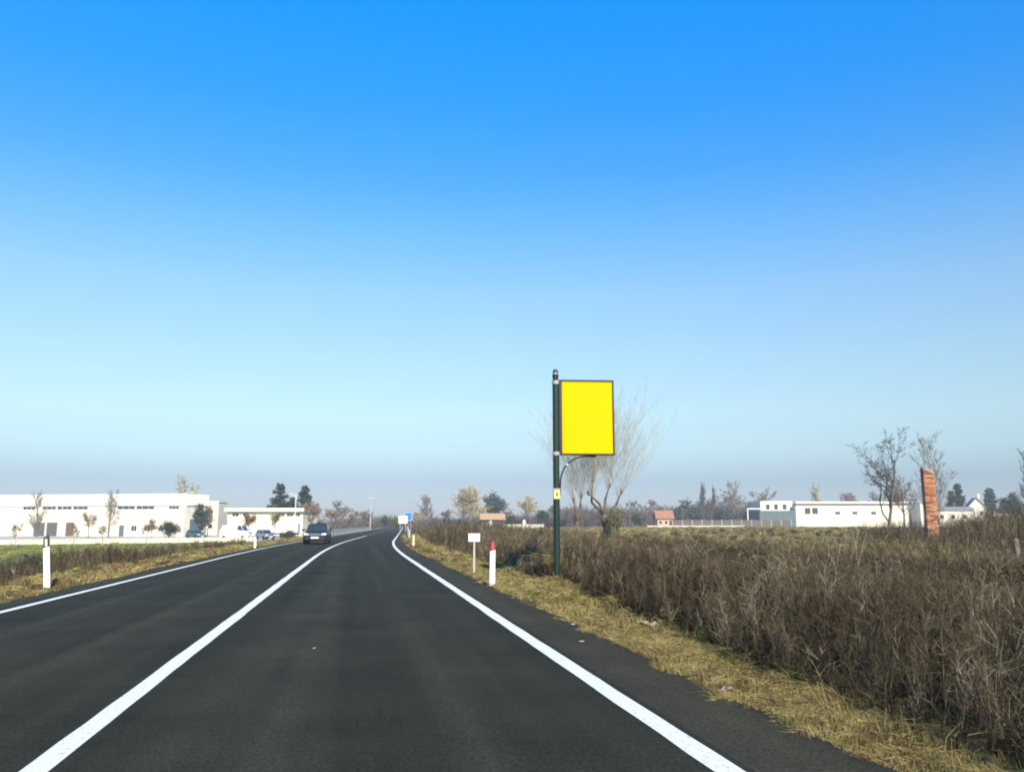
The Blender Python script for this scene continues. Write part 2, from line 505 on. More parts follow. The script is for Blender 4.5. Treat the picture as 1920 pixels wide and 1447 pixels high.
# ------------------------------------------------------------------ brush, verges, grass (nobody could count it)
def brush(name, label, pts, hts, seed, nb, nt, wscale, mat_=BRUSH, w=(.0062, .0034, .0021), spread=.5, tone_shift=0.0):
    rng = np.random.default_rng(seed)
    n = len(pts)
    base = np.stack([pts[:, 0], pts[:, 1], gz(pts[:, 0], pts[:, 1]) - .02], 1)
    lean = rng.normal(size=(n, 2)) * .11 * hts[:, None]
    top = base + np.concatenate([lean, hts[:, None]], 1)
    mid = (base + top) / 2 + np.concatenate([rng.normal(size=(n, 2)) * .04, np.zeros((n, 1))], 1)
    tone = np.clip(.18 + .5 * vnoise(pts[:, 0], pts[:, 1], 2.2, seed) + rng.normal(size=n) * .24 + tone_shift, 0, 1)
    pale = rng.uniform(size=n) < .035
    tone = np.where(pale, .90, tone)
    ws = wscale
    P = [ribbons(base, mid, w[0] * ws, w[0] * .75 * ws, rng), ribbons(mid, top, w[0] * .75 * ws, w[2] * .7 * ws, rng)]
    T = [np.repeat(tone * .8 + .14, 4)] * 2
    # side branches
    idx = np.repeat(np.arange(n), nb)
    t = rng.uniform(.22, .95, len(idx))
    s = np.where(t[:, None] < .5, base[idx] + (mid - base)[idx] * (t * 2)[:, None], mid[idx] + (top - mid)[idx] * (t * 2 - 1)[:, None])
    ang = rng.uniform(0, 2 * math.pi, len(idx))
    ln = hts[idx] * rng.uniform(.16, .42, len(idx)) * (1.15 - t * .8)
    up = rng.uniform(.6, 1.7, len(idx))
    d = np.stack([np.cos(ang) * spread, np.sin(ang) * spread, up], 1); d /= np.linalg.norm(d, axis=1, keepdims=True)
    e = s + d * ln[:, None]
    wi = ws[idx] if np.ndim(ws) else ws
    P.append(ribbons(s, e, w[1] * wi, w[2] * .6 * wi, rng))
    tb = np.clip(tone[idx] + rng.normal(size=len(idx)) * .1, 0, 1)
    T.append(np.repeat(tb, 4))
    # fine twigs
    if nt:
        j = np.repeat(np.arange(len(idx)), nt)
        u = rng.uniform(.25, 1, len(j))
        s2 = s[j] + (e - s)[j] * u[:, None]
        d2 = d[j] * .8 + rng.normal(size=(len(j), 3)) * .55; d2[:, 2] = np.abs(d2[:, 2]) * .8 + .1
        d2 /= np.linalg.norm(d2, axis=1, keepdims=True)
        e2 = s2 + d2 * (rng.uniform(.05, .17, len(j)) * (.6 + .4 * hts[idx][j]))[:, None]
        wj = wi[j] if np.ndim(wi) else wi
        P.append(ribbons(s2, e2, w[2] * wj, w[2] * .5 * wj, rng))
        T.append(np.repeat(np.clip(tb[j] + rng.normal(size=len(j)) * .08, 0, 1), 4))
    v, q = join(P)
    o = np_mesh(name, v, q, mat_, tone=np.concatenate(T))
    return tag(o, label, 'brush', kind='stuff')

def scatter(n, x0, x1, y0, y1, seed, curved=True):
    rng = np.random.default_rng(seed)
    y = rng.uniform(y0, y1, n); x = rng.uniform(x0, x1, n)
    return np.stack([x + (off(y) if curved else 0), y], 1)

def brush_edge(y):
    return 3.08 + .076 * np.minimum(y, 16) + .02 * np.clip(y - 16, 0, 16) + .42 * ss(15.5, 17.5, y) * (1 - ss(20.6, 22, y)) + (vnoise(y, y * 0, 1.6, 5) - .5) * .4

def brush_height(p, seed):
    rng = np.random.default_rng(seed)
    l = p[:, 0] - off(p[:, 1])
    e = l - brush_edge(p[:, 1])
    h = .50 + .40 * ss(0, .7, e) - .30 * ss(1.0, 3.5, e) * (1 - ss(26, 45, p[:, 1])) + .10 * ss(10, 16, l) * ss(14, 20, p[:, 1]) + .32 * ss(28, 60, p[:, 1])
    big = ss(.70, .84, p[:, 0] / np.maximum(p[:, 1], 1)) * ss(13, 19, p[:, 0])
    h = h + .78 * big
    h *= .72 + .36 * vnoise(p[:, 0], p[:, 1], 2.6, 71) + .26 * vnoise(p[:, 0], p[:, 1], .9, 72)
    h = h * rng.uniform(.55, 1.12, len(p))
    return h * np.where(rng.uniform(size=len(p)) < .02, 1.3, 1.0)      # single stalks standing clear of the rest

def keep(p, lmax):
    l = p[:, 0] - off(p[:, 1])
    return p[(l > brush_edge(p[:, 1])) & (l < lmax)]

def build_brush():
    p = keep(scatter(12500, 3.1, 12, 2.2, 15, 11), 12)
    brush('roadside_brush', 'tall dry brown weeds nearest the camera beside the grass verge', p, brush_height(p, 1), 101, 11, 3,
          np.clip(np.hypot(p[:, 0], p[:, 1]) / 8, .8, 3))
    p = keep(scatter(14500, 4.2, 15, 15, 34, 12), 14.5)
    brush('roadside_brush', 'dry brown weeds in the belt behind the yellow sign pole', p, brush_height(p, 2), 102, 9, 2,
          np.clip(np.hypot(p[:, 0], p[:, 1]) / 10, 1, 2.8))
    p = keep(scatter(13000, 4.4, 14.5, 34, 150, 13), 12.5)
    brush('roadside_brush', 'far brown weed belt running along the road towards the bend', p, brush_height(p, 3), 103, 8, 0,
          np.clip(np.hypot(p[:, 0], p[:, 1]) / 11, 2, 7))
    q = scatter(15000, 12, 46, 14, 56, 14, False)
    r = q[:, 0] / q[:, 1]
    q = q[(r > .585 + .08 * vnoise(q[:, 0], q[:, 1], 5, 3)) & (r < 1.12)]
    brush('roadside_brush', 'tall dark thicket of dry weeds around the ruined brick chimney', q, brush_height(q, 4), 104, 9, 2,
          np.clip(np.hypot(q[:, 0], q[:, 1]) / 12, 1.3, 3.4), tone_shift=-.04)
    # low stems added in dark tones that paint shade at the belt's foot
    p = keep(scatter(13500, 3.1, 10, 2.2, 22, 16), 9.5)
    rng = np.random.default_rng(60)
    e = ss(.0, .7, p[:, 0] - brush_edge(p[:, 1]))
    brush('shade_stems', 'dark tangled stems added as painted shade at the foot of the tall dry weeds', p, (.15 + .52 * e) * rng.uniform(.6, 1.2, len(p)), 106, 8, 2,
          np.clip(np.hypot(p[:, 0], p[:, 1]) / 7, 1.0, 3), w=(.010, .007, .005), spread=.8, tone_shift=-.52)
    # left ditch bank
    p = scatter(4200, -15.5, -7.4, 13, 62, 15)
    l = p[:, 0] - off(p[:, 1])
    p = p[(vnoise(p[:, 0], p[:, 1], 5.0, 8) > .44) & (l < -7.35)]
    rng = np.random.default_rng(6)
    l = p[:, 0] - off(p[:, 1])
    h = (.35 + .45 * vnoise(p[:, 0], p[:, 1], 3.5, 9) + .35 * ss(8.5, 12, -l)) * rng.uniform(.6, 1.1, len(p))
    brush('ditch_weeds', 'low brown weeds in the ditch behind the black-topped white post', p, h, 105, 8, 2,
          np.clip(np.hypot(p[:, 0], p[:, 1]) / 9, 1.5, 6), tone_shift=-.05)
build_brush()

def grass(name, label, p, seed, hmin, hmax, width, m=GRASS, tone_bias=0.0, lean=.34, cat='grass', per=24):
    """blades gathered in tufts; every tuft has its own height, lean and colour"""
    rng = np.random.default_rng(seed)
    c = p[: max(1, len(p) // per)]
    nc = len(c)
    dist_c = np.hypot(c[:, 0], c[:, 1])
    k = rng.integers(0, nc, len(p))
    loose = rng.uniform(size=len(p)) < .12
    q2 = c[k] + rng.normal(size=(len(p), 2)) * (.030 + .0014 * dist_c[k])[:, None]
    p = np.where(loose[:, None], p, q2)
    n = len(p)
    th = rng.uniform(.15, 1.15, nc) ** 1.4 * (.45 + .9 * vnoise(c[:, 0], c[:, 1], .8, seed))
    tt = .50 * vnoise(c[:, 0], c[:, 1], .8, seed + 2) + .30 * vnoise(c[:, 0], c[:, 1], 3.1, seed + 3) + rng.normal(size=nc) * .22
    tl = rng.normal(size=(nc, 2)) * .35
    base = np.stack([p[:, 0], p[:, 1], gz(p[:, 0], p[:, 1]) - .01], 1)
    dist = np.hypot(p[:, 0], p[:, 1])
    w = width * np.clip(dist / 7, .7, 12)
    h = (hmin + (hmax - hmin) * th[k] * rng.uniform(.5, 1.25, n)) * np.where(loose, .7, 1.0)
    d = (tl[k] + rng.normal(size=(n, 2)) * lean) * h[:, None]
    mid = base + np.concatenate([d * .35, (h * .62)[:, None]], 1)
    top = mid + np.concatenate([d * .9, (h * .38 * rng.uniform(-.3, 1, n))[:, None]], 1)
    v, q = join([ribbons(base, mid, w, w * .8, rng), ribbons(mid, top, w * .8, w * .15, rng)])
    tone = np.clip(tt[k] + rng.normal(size=n) * .08 + tone_bias, 0, 1)
    t4 = np.repeat(tone, 4)
    return tag(np_mesh(name, v, q, m, tone=np.concatenate([t4, t4])), label, cat, kind='stuff')

def build_grass():
    def verge(n, la, lb, y0, y1, seed, ragged=.25):
        p = scatter(n, la, lb, y0, y1, seed)
        l = p[:, 0] - off(p[:, 1])
        inner = 2.93 + (vnoise(p[:, 1], p[:, 1] * 0, .6, 21) - .5) * ragged
        return p[l > inner]
    p = verge(66000, 2.8, 4.1, 3, 11, 41)
    grass('verge_grass', 'dry yellow grass verge along the near edge of the shoulder', p, 201, .02, .135, .0046, tone_bias=.03)
    p = verge(40000, 2.8, 5.0, 11, 30, 42)
    grass('verge_grass', 'dry ochre grass verge around the white delineator posts', p, 202, .02, .14, .0048, tone_bias=.03)
    p = verge(22000, 2.85, 5.6, 30, 120, 43)
    grass('verge_grass', 'far dry grass verge along the road towards the bend', p, 203, .05, .20, .006)
    p = scatter(42000, -7.9, -6.05, 11, 90, 44)
    grass('verge_grass', 'ochre grass verge beyond the far side edge line', p, 204, .03, .18, .0055, tone_bias=-.06)
    p = scatter(46000, -46, -7.6, 16, 125, 45)
    grass('meadow_grass', 'short green grass between the ditch and the pale low wall', p, 205, .04, .20, .006, m=LAWN, tone_bias=.1)
    p = scatter(70000, 12, 130, 16, 250, 46, False)
    r = p[:, 0] / p[:, 1]
    p = p[(r < 1.1) & ((p[:, 0] - off(p[:, 1])) > 12.5)]
    grass('field_grass', 'ochre dry grass field stretching to the low white buildings', p, 206, .12, .50, .0065, tone_bias=-.10)
    # taller straw where the verge runs into the weeds, and grassy patches inside the belt
    p = scatter(30000, 3.2, 5.6, 3, 30, 47)
    e = p[:, 0] - off(p[:, 1]) - brush_edge(p[:, 1])
    p = p[(e > -.32) & (e < .40)]
    grass('tall_grass', 'taller straw fringe where the verge grass meets the brown weeds', p, 207, .08, .27, .0036, lean=.26, per=12, tone_bias=-.06)
    p = scatter(60000, 4.6, 24, 4, 40, 48)
    l = p[:, 0] - off(p[:, 1])
    m_ = vnoise(p[:, 0], p[:, 1], 3.4, 55) + .25 * vnoise(p[:, 0], p[:, 1], .9, 56)
    p = p[(m_ > .72) & (l > brush_edge(p[:, 1]) + .5) & (p[:, 0] < 1.05 * p[:, 1])]
    grass('tall_grass', 'ochre and olive tall grass patches among the brown weeds', p, 208, .35, .92, .0038, lean=.16, per=12, tone_bias=-.04)
build_grass()

# ------------------------------------------------------------------ trees
def grow(rng, segs, p, d, length, r, lvl, P):
    n = max(2, P['segs'][lvl])
    step = length / n
    r_end = r * P['taper'][lvl]
    pts = [(p.copy(), r)]
    for i in range(n):
        d = d + rng.normal(size=3) * P['wander'][lvl]
        d[2] += P['up'][lvl]
        d = d / np.linalg.norm(d)
        q = p + d * step
        ra, rb = r + (r_end - r) * i / n, r + (r_end - r) * (i + 1) / n
        segs.append((*p, *q, ra, rb, lvl))
        p = q
        pts.append((p.copy(), rb))
    if lvl + 1 < len(P['kids']) + 1 and lvl < len(P['kids']):
        for k in range(P['kids'][lvl]):
            t = rng.uniform(P['from'][lvl], 1.0) * n
            i = min(int(t), n - 1); u = t - i
            a, ra = pts[i]; b, rb = pts[i + 1]
            s = a + (b - a) * u
            ang = rng.uniform(0, 2 * math.pi)
            side = np.array([math.cos(ang), math.sin(ang), rng.uniform(-.15, .35)])
            nd = d * (1 - P['spread'][lvl]) + side * P['spread'][lvl]
            nd /= np.linalg.norm(nd)
            ll = length * P['ratio'][lvl] * rng.uniform(.6, 1.15) * (1.2 - .6 * t / n)
            grow(rng, segs, s, nd, ll, (ra + (rb - ra) * u) * P['rr'][lvl], lvl + 1, P)

SPECIES = {
    'round': dict(segs=[4, 4, 3, 2, 2], taper=[.45, .3, .3, .3, .3], wander=[.06, .13, .17, .2, .2], up=[.05, .06, .05, .04, .03], kids=[12, 7, 6, 4],
                  **{'from': [.35, .25, .2, .2]}, spread=[.62, .6, .6, .6], ratio=[.72, .55, .5, .5], rr=[.5, .5, .5, .5], trunk=.5),
    'upright': dict(segs=[6, 4, 3, 2], taper=[.2, .25, .3, .3], wander=[.03, .06, .09, .1], up=[.06, .16, .14, .1], kids=[44, 7, 5],
                    **{'from': [.12, .2, .2]}, spread=[.42, .4, .4], ratio=[.42, .42, .45], rr=[.3, .5, .5], trunk=.95),
    'scraggly': dict(segs=[5, 5, 4, 3, 2], taper=[.4, .25, .25, .3, .3], wander=[.10, .22, .28, .3, .3], up=[.03, .05, .05, .05, .03], kids=[11, 7, 6, 4],
                     **{'from': [.12, .25, .25, .2]}, spread=[.66, .62, .65, .65], ratio=[.85, .6, .5, .5], rr=[.6, .5, .5, .5], trunk=.55),
}

def tree_mesh(species, h, r, seed, twig):
    P = SPECIES[species]
    rng = np.random.default_rng(seed)
    segs = []
    grow(rng, segs, np.zeros(3), np.array([0, 0, 1.0]), h * P['trunk'], r, 0, P)
    s = np.array(segs)
    s[:, [2, 5]] *= h / s[:, 5].max()          # bring the crown to its full height
    return s

def bare_tree(name, label, cat, x, y, h, seed, species='round', twig=.02, mtw=TWIG_GREY, bark=BARK, r=None, group=None, wide=1.0, min_r=.02):
    r = r or h * .018
    t = thing(name, label, cat, G(x, y), 0, group)
    s = tree_mesh(species, h, r, seed, twig)
    s[:, [0, 1, 3, 4]] *= wide
    rng = np.random.default_rng(seed + 7)
    tr = s[s[:, 8] == 0]
    tr[0, 2] -= .3
    v, q = tubes(tr[:, :3], tr[:, 3:6], tr[:, 6], tr[:, 7], 7)
    np_mesh('trunk', v, q, bark, t, smooth=True)
    cr_ = s[s[:, 8] > 0]
    thick = cr_[cr_[:, 6] > min_r]; thin = cr_[cr_[:, 6] <= min_r]
    parts, tn = [], []
    if len(thick):
        vv, qq = tubes(thick[:, :3], thick[:, 3:6], thick[:, 6], thick[:, 7], 5)
        parts.append((vv, qq)); tn.append(np.full(len(vv), .25))
    if len(thin):
        w0 = np.maximum(thin[:, 6] * 2, twig)
        vv, qq = ribbons(thin[:, :3], thin[:, 3:6], w0, np.maximum(w0 * .6, twig * .6), rng)
        parts.append((vv, qq)); tn.append(np.repeat(rng.uniform(.2, 1, len(thin)), 4))
    v, q = join(parts)
    np_mesh('crown', v, q, mtw, t, tone=np.concatenate(tn))
    return t, s

def tips(s, k, rng):
    ends = s[s[:, 8] >= s[:, 8].max() - 1][:, 3:6]
    return ends[rng.integers(0, len(ends), k)]

def leaves_on(t, s, k, size, m, seed, name='leaves', jitter=.25, cut=None):
    rng = np.random.default_rng(seed)
    p = tips(s, k, rng) + rng.normal(size=(k, 3)) * jitter
    if cut is not None:
        p = p[p[:, 2] > cut]
    v, q = leaf_quads(p, size, rng)
    np_mesh(name, v, q, m, t, tone=np.repeat(rng.uniform(0, 1, len(p)), 4))

def shrub(name, label, cat, x, y, rx, h, seed, m=LEAF_DARK, n=2600, size=.16, trunk_h=.4, shape='ball', group=None, trunk_r=.09, bark=BARK, z=None):
    """evergreen: short trunk with limbs and leaf clumps spread through the crown"""
    t = thing(name, label, cat, G(x, y) if z is None else (x, y, z), 0, group)
    rng = np.random.default_rng(seed)
    k = 34
    if shape == 'cone':
        zc = rng.uniform(.05, 1, k); rad = (1 - zc) ** .8
        a = rng.uniform(0, 6.283, k); rr = rng.uniform(.2, .85, k)
        c = np.stack([np.cos(a) * rad * rx * rr, np.sin(a) * rad * rx * rr, trunk_h + zc * (h - trunk_h) * .95], 1)
        cs = rx * (.22 + .28 * rad)
    else:
        u = rng.normal(size=(k, 3)); u /= np.linalg.norm(u, axis=1, keepdims=True)
        u *= rng.uniform(.25, .82, (k, 1))
        hz = (h - trunk_h) / 2
        c = np.stack([u[:, 0] * rx, u[:, 1] * rx, trunk_h + hz + u[:, 2] * hz * .92], 1)
        cs = np.full(k, rx * .30)
    idx = rng.integers(0, k, n)
    p = c[idx] + rng.normal(size=(n, 3)) * cs[idx][:, None] * np.array([.55, .55, .5])
    p[:, 2] = np.clip(p[:, 2], .04, None)
    m_ = MB()
    m_.tube((0, 0, -.2), (0, 0, trunk_h + (h - trunk_h) * .55), trunk_r, trunk_r * .4, 7)
    for j in range(9):
        m_.tube((0, 0, trunk_h * (.6 + .1 * j) if shape != 'cone' else trunk_h + j * .08 * h), c[j], trunk_r * .35, trunk_r * .12, 5)
    m_.build('trunk', bark, t, smooth=True)
    tone = np.clip(.5 + .35 * (rng.uniform(size=k)[idx] - .5) + rng.normal(size=n) * .22, 0, 1)
    v, q = leaf_quads(p, size, rng)
    np_mesh('crown', v, q, m, t, tone=np.repeat(tone, 4))
    return t

def cedar(name, label, x, y, h, seed, wide=.32, m=LEAF_DARK):
    """tall conifer of open tiers with needle sprays on drooping boughs"""
    t = thing(name, label, 'tree', G(x, y))
    rng = np.random.default_rng(seed)
    mb = MB(); mb.tube((0, 0, -.3), (0, 0, h * .97), h * .022, h * .004, 8)
    mb.build('trunk', BARK, t, smooth=True)
    seg, P = [], []
    z = h * .12
    while z < h * .98:
        f = 1 - z / h
        for _ in range(rng.integers(3, 6)):
            a = rng.uniform(0, 6.283)
            L = h * wide * (f ** .75) * rng.uniform(.35, 1.1) + .25
            e = np.array([math.cos(a) * L, math.sin(a) * L, z + L * rng.uniform(-.05, .32)])
            s0 = np.array([0, 0, z])
            seg.append((*s0, *e, h * .006, h * .002))
            k = int(26 + 46 * f)
            u = rng.uniform(.12, 1.02, k)
            P.append(s0 + (e - s0) * u[:, None] + rng.normal(size=(k, 3)) * np.array([.05, .05, .032]) * h * (.4 + .6 * f))
        z += h * rng.uniform(.035, .075)
    s = np.array(seg)
    v, q = tubes(s[:, :3], s[:, 3:6], s[:, 6], s[:, 7], 4)
    np_mesh('boughs', v, q, BARK, t)
    P = np.concatenate(P)
    v, q = leaf_quads(P, h * .042, rng, flat=.4)
    np_mesh('crown', v, q, m, t, tone=np.repeat(rng.uniform(0, 1, len(P)), 4))
    return t

def pollard(x, y):
    """old pollarded willow: stout bole, knuckled limbs, a fan of long pale shoots"""
    t = thing('pollard_willow', 'pale pollarded willow with a fan of bare shoots behind the yellow sign', 'tree', G(x, y))
    rng = np.random.default_rng(77)
    mb = MB()
    mb.tube((1.0, 0, -.3), (.95, 0, 1.2), .40, .33, 10).tube((.95, 0, 1.2), (.75, 0, 2.1), .33, .34, 10)
    mb.tube((-1.35, .4, -.3), (-1.25, .4, 1.6), .15, .12, 8).tube((-1.25, .4, 1.6), (-1.5, .4, 3.2), .12, .07, 8)
    limbs = [((.75, 0, 2.0), (-.2, .1, 3.0), (-.1, .1, 4.6)), ((.75, 0, 2.0), (.9, .2, 3.2), (1.3, .3, 4.3)), ((.75, 0, 2.0), (.3, -.3, 2.9), (-.6, -.4, 3.7)),
             ((.75, 0, 2.0), (1.7, .1, 2.8), (2.2, .2, 3.8)), ((-1.25, .4, 1.6), (-1.0, .5, 2.6), (-.9, .5, 3.5))]
    heads = [(-1.5, .4, 3.2)]
    for a, b, c in limbs:
        mb.tube(a, b, .13, .09, 7).tube(b, c, .09, .045, 7)
        heads.append(c)
    for hd in heads:
        mb.lathe([(.05, -.2), (.09, -.08), (.11, .04), (.08, .13), (.03, .18)], 8, hd)
    mb.build('trunk', mat('willow_bark', (.11, .088, .06), .9, .5, 5, .6), t, smooth=True)
    segs = []
    P = dict(segs=[5, 3, 2], taper=[.3, .3, .3], wander=[.035, .06, .09], up=[.03, .05, .04], kids=[7, 3], **{'from': [.2, .2]}, spread=[.25, .35], ratio=[.42, .5], rr=[.55, .55])
    arms = [((-1.25, .4, 1.6), (-1.5, .4, 3.2))] + [(b_, c_) for _, b_, c_ in limbs]
    for arm in arms:
        for _ in range(40):
            f_ = rng.uniform(.15, 1.0) ** .6
            hd = tuple(arm[0][i] + (arm[1][i] - arm[0][i]) * f_ for i in range(3))
            a = rng.uniform(0, 6.283); sp_ = rng.uniform(.05, .8)
            d = np.array([math.cos(a) * sp_ + .03 + hd[0] * .07, math.sin(a) * sp_, 1.0]); d /= np.linalg.norm(d)
            grow(rng, segs, np.array(hd), d, rng.uniform(3.0, 7.4), rng.uniform(.012, .024), 0, P)
    s = np.array(segs)
    w0 = np.maximum(s[:, 6] * 1.3, .012)
    v, q = ribbons(s[:, :3], s[:, 3:6], w0, w0 * .7, rng)
    np_mesh('crown', v, q, TWIG_PALE, t, tone=np.repeat(rng.uniform(0, 1, len(s)), 4))
    return t

# ------------------------------------------------------------------ buildings
def window(parent, x0, x1, z0, z1, y=0.0, frame=WHITE2, fw=.08, bars=0, name='window'):
    """frame bars standing 6 cm proud of the wall face at y, dark pane set back between them"""
    f = MB()
    f.box(x0, x1, y - .06, y + .02, z0, z0 + fw).box(x0, x1, y - .06, y + .02, z1 - fw, z1)
    f.box(x0, x0 + fw, y - .058, y + .02, z0 + fw, z1 - fw).box(x1 - fw, x1, y - .058, y + .02, z0 + fw, z1 - fw)
    for k in range(bars):
        xm = x0 + (x1 - x0) * (k + 1) / (bars + 1)
        f.box(xm - fw * .35, xm + fw * .35, y - .054, y + .02, z0 + fw, z1 - fw)
    w = f.build(name, frame, parent)
    MB().box(x0 + fw, x1 - fw, y - .012, y + .015, z0 + fw, z1 - fw).build('pane', GLASS, w)
    return w

def roller_door(parent, x0, x1, h, m=None, y=0.0):
    f = MB().box(x0 - .12, x0, y - .07, y + .02, 0, h + .12).box(x1, x1 + .12, y - .07, y + .02, 0, h + .12).box(x0, x1, y - .068, y + .02, h, h + .12)
    d = f.build('garage_door', GREYCONC, parent)
    n = 7
    for k in range(n):
        MB().box(x0, x1, y - .03 - .004 * (k % 2), y + .015, h * k / n + .012, h * (k + 1) / n).build('slat', m or DOORM, d)
    return d
DOORM = mat('door_slats', (.10, .095, .085), .7, .2, 3)

def long_white_building():
    Lg, D = 59.4, 8.0
    t = thing('industrial_building', 'long low white industrial building with a deep parapet band and dark garage doors', 'building', (-88.75, 203.8, -1.0), R(-22.8))
    MB().box(0, Lg, 0, D, -.3, 6.15).build('wall', WHITE, t)
    rf = MB().box(-.2, Lg + .2, .4, D + .2, 8.0, 8.12).build('roof', ROOFGREY, t)
    n = 13
    for k in range(n):
        x0, x1 = Lg * k / n, Lg * (k + 1) / n
        MB().box(x0 + .02, x1 - .02, -.28, .4, 6.15, 8.45).build('parapet_panel', WHITE2, t)
    for k in range(2):
        MB().box(Lg, Lg + .28, .42 + k * 3.8, .42 + (k + 1) * 3.8 - .04, 6.15, 8.45).build('parapet_panel', WHITE2, t)
    MB().box(.1, Lg - .1, .06, D - .1, 6.16, 7.9).build('parapet_core', GREYCONC, t)
    for a, b in ((21.5, 24.6), (26.2, 29.6), (29.8, 33.4), (33.6, 37.2), (44.0, 48.2), (48.4, 52.6), (55.8, 58.2)):
        window(t, a, b, 5.35, 6.05, bars=2)
    roller_door(t, 24.6, 27.2, 2.7)
    roller_door(t, 27.7, 30.2, 2.75)
    roller_door(t, 32.3, 34.2, 2.75, mat('door_brown', (.13, .09, .05), .7, .2, 3))
    roller_door(t, 2.5, 5.2, 2.7)
    for x in (20.3, 31.2, 42.6, 54.2):
        MB().tube((x, -.1, 0), (x, -.1, 6.1), .07, .07, 8).build('downpipe', STEEL, t)
    dr = MB().box(44.8, 45.9, -.05, .02, 0, 2.2).build('door', TEAL, t)
    MB().box(45.7, 45.78, -.11, -.05, .95, 1.1).build('handle', STEEL, dr)
    for x in (47.5, 50.5, 55.5):
        window(t, x, x + 1.4, 1.0, 2.2, bars=1)
    # plant on the roof
    MB().box(52, 54.2, 5, 7, 8.12, 8.75).build('roof_plant', STEEL, t)
    MB().box(9, 10.4, 6, 7.2, 8.12, 8.9).build('roof_plant', STEEL, t)
    # end wall openings
    e = MB().box(Lg - .02, Lg + .05, 2, 5.5, 0, 3.4).build('garage_door', TEAL, t)
    return t
long_white_building()

def tower_block():
    t = thing('stair_tower', 'narrow cream block with one small window beside the long white building', 'building', (-34.4, 204.2, -1.0), R(-10))
    MB().box(0, 3.4, 0, 6, -.3, 7.35).build('wall', CREAM, t)
    MB().box(-.15, 3.55, -.15, 6.15, 7.35, 7.55).build('roof', WHITE2, t)
    window(t, 1.35, 2.35, 4.5, 5.7)
    window(t, 1.35, 2.35, 1.4, 2.5)
    return t
tower_block()

def low_warehouse():
    W = 16.2
    t = thing('cream_warehouse', 'low cream warehouse with a flat overhanging roof in front of dark conifers', 'building', (-27.5, 192.9, -1.0), R(-10.1))
    MB().box(0, W, 0, 14, -.3, 5.15).build('wall', CREAM, t)
    rf = MB().box(-.4, W + .4, -.9, 14.4, 5.15, 5.35).build('roof', ROOFGREY, t)
    MB().box(-.42, W + .42, -.98, -.9, 5.1, 5.85).build('fascia', WHITE, rf)
    for x in (1.0, 3.3, 10.8, 12.7, 14.2):
        window(t, x, x + 1.5, 4.0, 4.85, bars=1)
    roller_door(t, 6.2, 9.2, 3.4, WHITE)
    for k in range(4):
        MB().box(9.9 + k * 1.55, 9.9 + (k + 1) * 1.55 - .03, -.07, .02, .3, 2.3).build('wall_panel', WHITE2, t)
    MB().tube((5.4, -.1, 0), (5.4, -.1, 5.1), .06, .06, 8).build('downpipe', STEEL, t)
    return t
low_warehouse()

def right_factory():
    a = R(-10.14)
    t = thing('factory', 'long low white factory with a grey-green left wing and flat white roof edge', 'building', (133.36, 280.9, .5), a)
    MB().box(16.9, 56, 0, 26, -.5, 7.3).build('wall', WHITE, t)
    MB().box(4.3, 16.88, .2, 20, -.5, 5.6).build('wing', TEAL, t)
    MB().box(5.6, 16.86, 3.2, 20.2, 5.6, 9.0).build('upper_wall', WHITE, t)
    rf = MB().box(17.1, 56.2, .3, 26.2, 7.3, 8.0).build('roof', mat('roof_shadow_gap', (.16, .15, .15), .9, .1, 1), t)
    for k in range(8):
        MB().box(17.0 + k * 4.92, 17.0 + (k + 1) * 4.92 - .05, -.35, .55, 8.0, 8.75).build('roof_edge_panel', WHITE2, rf)
    for x in (7.5, 10.4, 13.4):
        window(t, x, x + 1.35, 6.0, 7.9, y=3.2, frame=GREYCONC)
    for x in (20.0, 22.6):
        window(t, x, x + 2.0, 4.4, 6.6, frame=GREYCONC, bars=1)
    for x in (30.5, 36.5, 43.0):
        window(t, x, x + 1.8, 4.2, 5.4, bars=1)
    for k in range(6):
        MB().box(4.3 + k * 2.09, 4.3 + (k + 1) * 2.09 - .05, .12, .2, .1, 5.5).build('cladding_panel', TEAL, t)
    c = MB().box(0, .3, -.1, .2, -.4, 6.4).box(0, 5.4, -.1, .2, 6.1, 6.45)
    c.build('gantry', WHITE2, t)
    MB().box(58.4, 63.0, -4, 3, -.5, 8.0).build('annex_wall', WHITE, t)
    MB().box(58.2, 63.2, -4.2, 3.2, 8.0, 8.15).build('annex_roof', ROOFGREY, t)
    window(t, 59.5, 61.5, 1.0, 2.4, y=-4.0)
right_factory()

